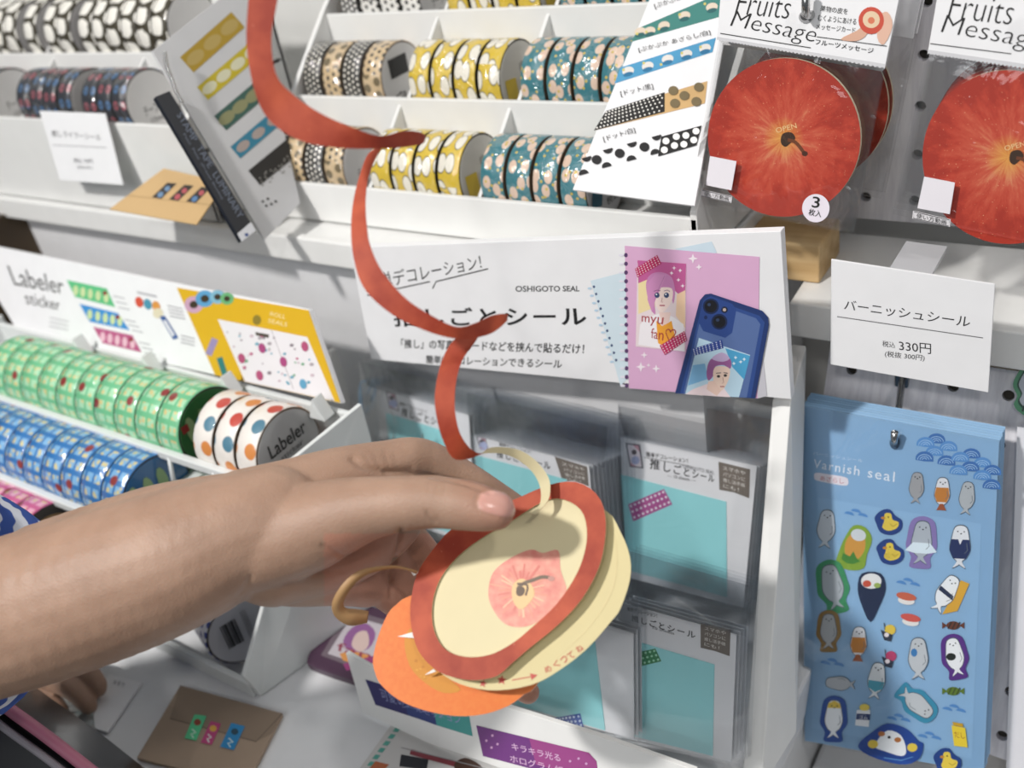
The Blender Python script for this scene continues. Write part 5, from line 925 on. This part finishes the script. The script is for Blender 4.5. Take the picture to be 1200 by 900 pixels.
# the spiral strip: upper/inner edge U, lower/outer edge L, distance t
SP = [((333, -90), (298, -90), .335), ((330, -40), (294, -40), .336), ((325, 0), (291, 0), .338), ((318, 45), (289, 52), .340), ((324, 88), (298, 105), .342), ((345, 112), (315, 140), .344), ((378, 134), (350, 164), .345), ((415, 150), (395, 173), .347), ((445, 159), (440, 174.5), .352), ((473, 153.5), (468, 173), .360), ((492, 155), (489, 170), .367), ((498, 160), (497, 166), .373), ((485, 161), (484, 168), .379), ((463, 164), (461, 173), .381),
      ((447, 174), (434, 178), .379), ((433, 203), (421, 208), .374), ((428.5, 235), (413.5, 240), .370), ((430, 265), (411.5, 272), .366), ((434, 288), (415, 305), .363), ((448, 318), (427, 338), .361), ((476, 350), (456, 366), .360), ((508, 371), (495, 386), .361), ((535, 383), (528, 396), .364), ((556, 379), (553, 396.5), .369), ((577, 369.5), (577, 390), .375), ((595, 368), (594, 376), .380), ((584, 374), (582, 384), .386), ((568, 384), (556, 390), .389),
      ((556, 402), (534, 397), .388), ((543, 420), (521, 415), .386), ((536, 440), (513, 440), .383), ((533, 462), (509.5, 466), .381), ((533.5, 484), (511.5, 488), .380), ((538.5, 506), (518, 513), .381), ((547, 521), (530, 536), .384), ((556, 529), (546, 538), .388), ((563, 531.5), (562, 532.5), .392),
      ((575, 531), (574, 525), .396), ((590, 532), (590, 524), .400), ((607, 539), (610, 528), .403), ((622, 551), (628, 540), .405), ((631, 565), (642, 558), .405), ((634, 579), (645, 574), .403), ((632, 592), (641, 589), .400), ((622, 602), (627, 603), .3985)]
S2 = spline([(*u, *l, t) for u, l, t in SP], 9); b = MB(); m_ = len(S2); seg = 3; vs = []
for s in S2:
    for j in range(seg + 1): f_ = j / seg; vs.append(P(s[0] + (s[2] - s[0]) * f_, s[1] + (s[3] - s[1]) * f_, s[4]))
fl = 36 * 6; fs = [[i * (seg + 1) + j, i * (seg + 1) + j + 1, (i + 1) * (seg + 1) + j + 1, (i + 1) * (seg + 1) + j] for i in range(m_ - 1) for j in range(seg)]
q = N('peel_two_sided'); ge = q.n('ShaderNodeNewGeometry'); tc = q.n('ShaderNodeTexCoord'); n1 = q.n('ShaderNodeTexNoise', ins={'Vector': tc.outputs['Object'], 'Scale': 60.0, 'Detail': 5.0}); n2 = q.n('ShaderNodeTexNoise', ins={'Vector': tc.outputs['Object'], 'Scale': 240.0, 'Detail': 2.0})
b.uv = 'keep'; b.add(vs, fs, REDP, True); b.m(PCREAM); po = b.build('peel_strip', rc); md = po.modifiers.new('t', 'SOLIDIFY'); md.thickness = 0.00035; md.offset = 0; md.use_flip_normals = False; md.material_offset = 0
nfl = 0
for p in po.data.polygons: p.material_index = 0
md.material_offset = 1; es = po.modifiers.new('split', 'EDGE_SPLIT'); es.split_angle = 0.6
# which face carries the red: decide at the first segment, which shows red to the viewer
po.data.update(); p0 = po.data.polygons[60]; c_ = p0.center + wloc(po)
if p0.normal.dot(CAM - c_) < 0: po.data.flip_normals()
# orange card behind
OC = [(481, 698), (465, 708), (454, 720), (443, 746), (437, 773), (440, 790), (447, 803), (467, 820), (496, 832), (533, 839), (567, 837), (596, 827), (614, 814), (627, 805), (650, 760), (600, 700), (540, 680)]
pl3 = Plane(PLC.p - PLC.n * 0.0115, (PLC.n + mdir * .10 + cam_rt * .12)); ro = thing('orange_card', 'round orange fruit card held behind the apple card', 'card', pl3.pt((530, 838)))
q = N('orange_peel_print'); tc = q.n('ShaderNodeTexCoord'); v1 = q.n('ShaderNodeTexNoise', ins={'Vector': tc.outputs['Object'], 'Scale': 500.0, 'Detail': 2.0}); n1 = q.n('ShaderNodeTexNoise', ins={'Vector': tc.outputs['Object'], 'Scale': 30.0}); q.col(q.mix(q.step(v1.outputs[0], 0.55, 0.2), q.mix(n1.outputs[0], 'dc6c1e', 'e27a2a'), 'e27c2c')); q.b.inputs['Roughness'].default_value = 0.45; ORG = q.m
od = disc('card_face', (540, 760), 100, 100, pl3, 0.0008, ORG, M('efe6d8', 0.6), ro, pts=ring(OC, 3)); k = Ink(pl3); k.poly(ring([(474, 750), (484, 736), (500, 760), (520, 790), (540, 808), (520, 812), (498, 800), (480, 780)], 3), 'cf8a22')
for i in range(30): u, v = random.random(), random.random(); k.ell((478 + 30 * u + 14 * v, 752 + 44 * v), random.uniform(.7, 2), random.uniform(.7, 2), random.choice(['e0a63c', 'c07a18', 'dca040']), n=7)
k.done(od)
TB = M('e9e6e2', 0.6)
for q_ in ([(466, 746), (483, 741), (487, 748)], [(498, 791), (508, 784), (511, 787)], [(478, 666), (492, 670), (485, 675)]):
    solid('white_tab', [P(x, y, PLC.pt((x, y)).__sub__(CAM).dot(-cam_bk) + .004) for x, y in q_], cam_bk * -0.0004, TB, ro)
# tan curl peeling off the orange card
o1 = [(490, 669), (466, 663), (440, 664), (418, 670), (400, 686), (389, 707), (393, 723), (410, 733), (430, 730)]; i1 = [(488, 672), (466, 666), (442, 669), (424, 677), (411, 690), (403, 704), (405, 712), (420, 714), (432, 716)]
S3 = spline([(*a, *b_, t) for a, b_, t in zip(o1, i1, (.408, .404, .400, .397, .396, .398, .402, .406, .409))], 6); vs = []
for s in S3: vs += [P(s[0], s[1], s[4]), P(s[2], s[3], s[4] + .001)]
b = MB(); b.add(vs, [[2 * i, 2 * i + 1, 2 * i + 3, 2 * i + 2] for i in range(len(S3) - 1)], M('b08a5e', 0.55, name='tan_peel'), True); o = b.build('curled_strip', ro); md = o.modifiers.new('t', 'SOLIDIFY'); md.thickness = 0.0003
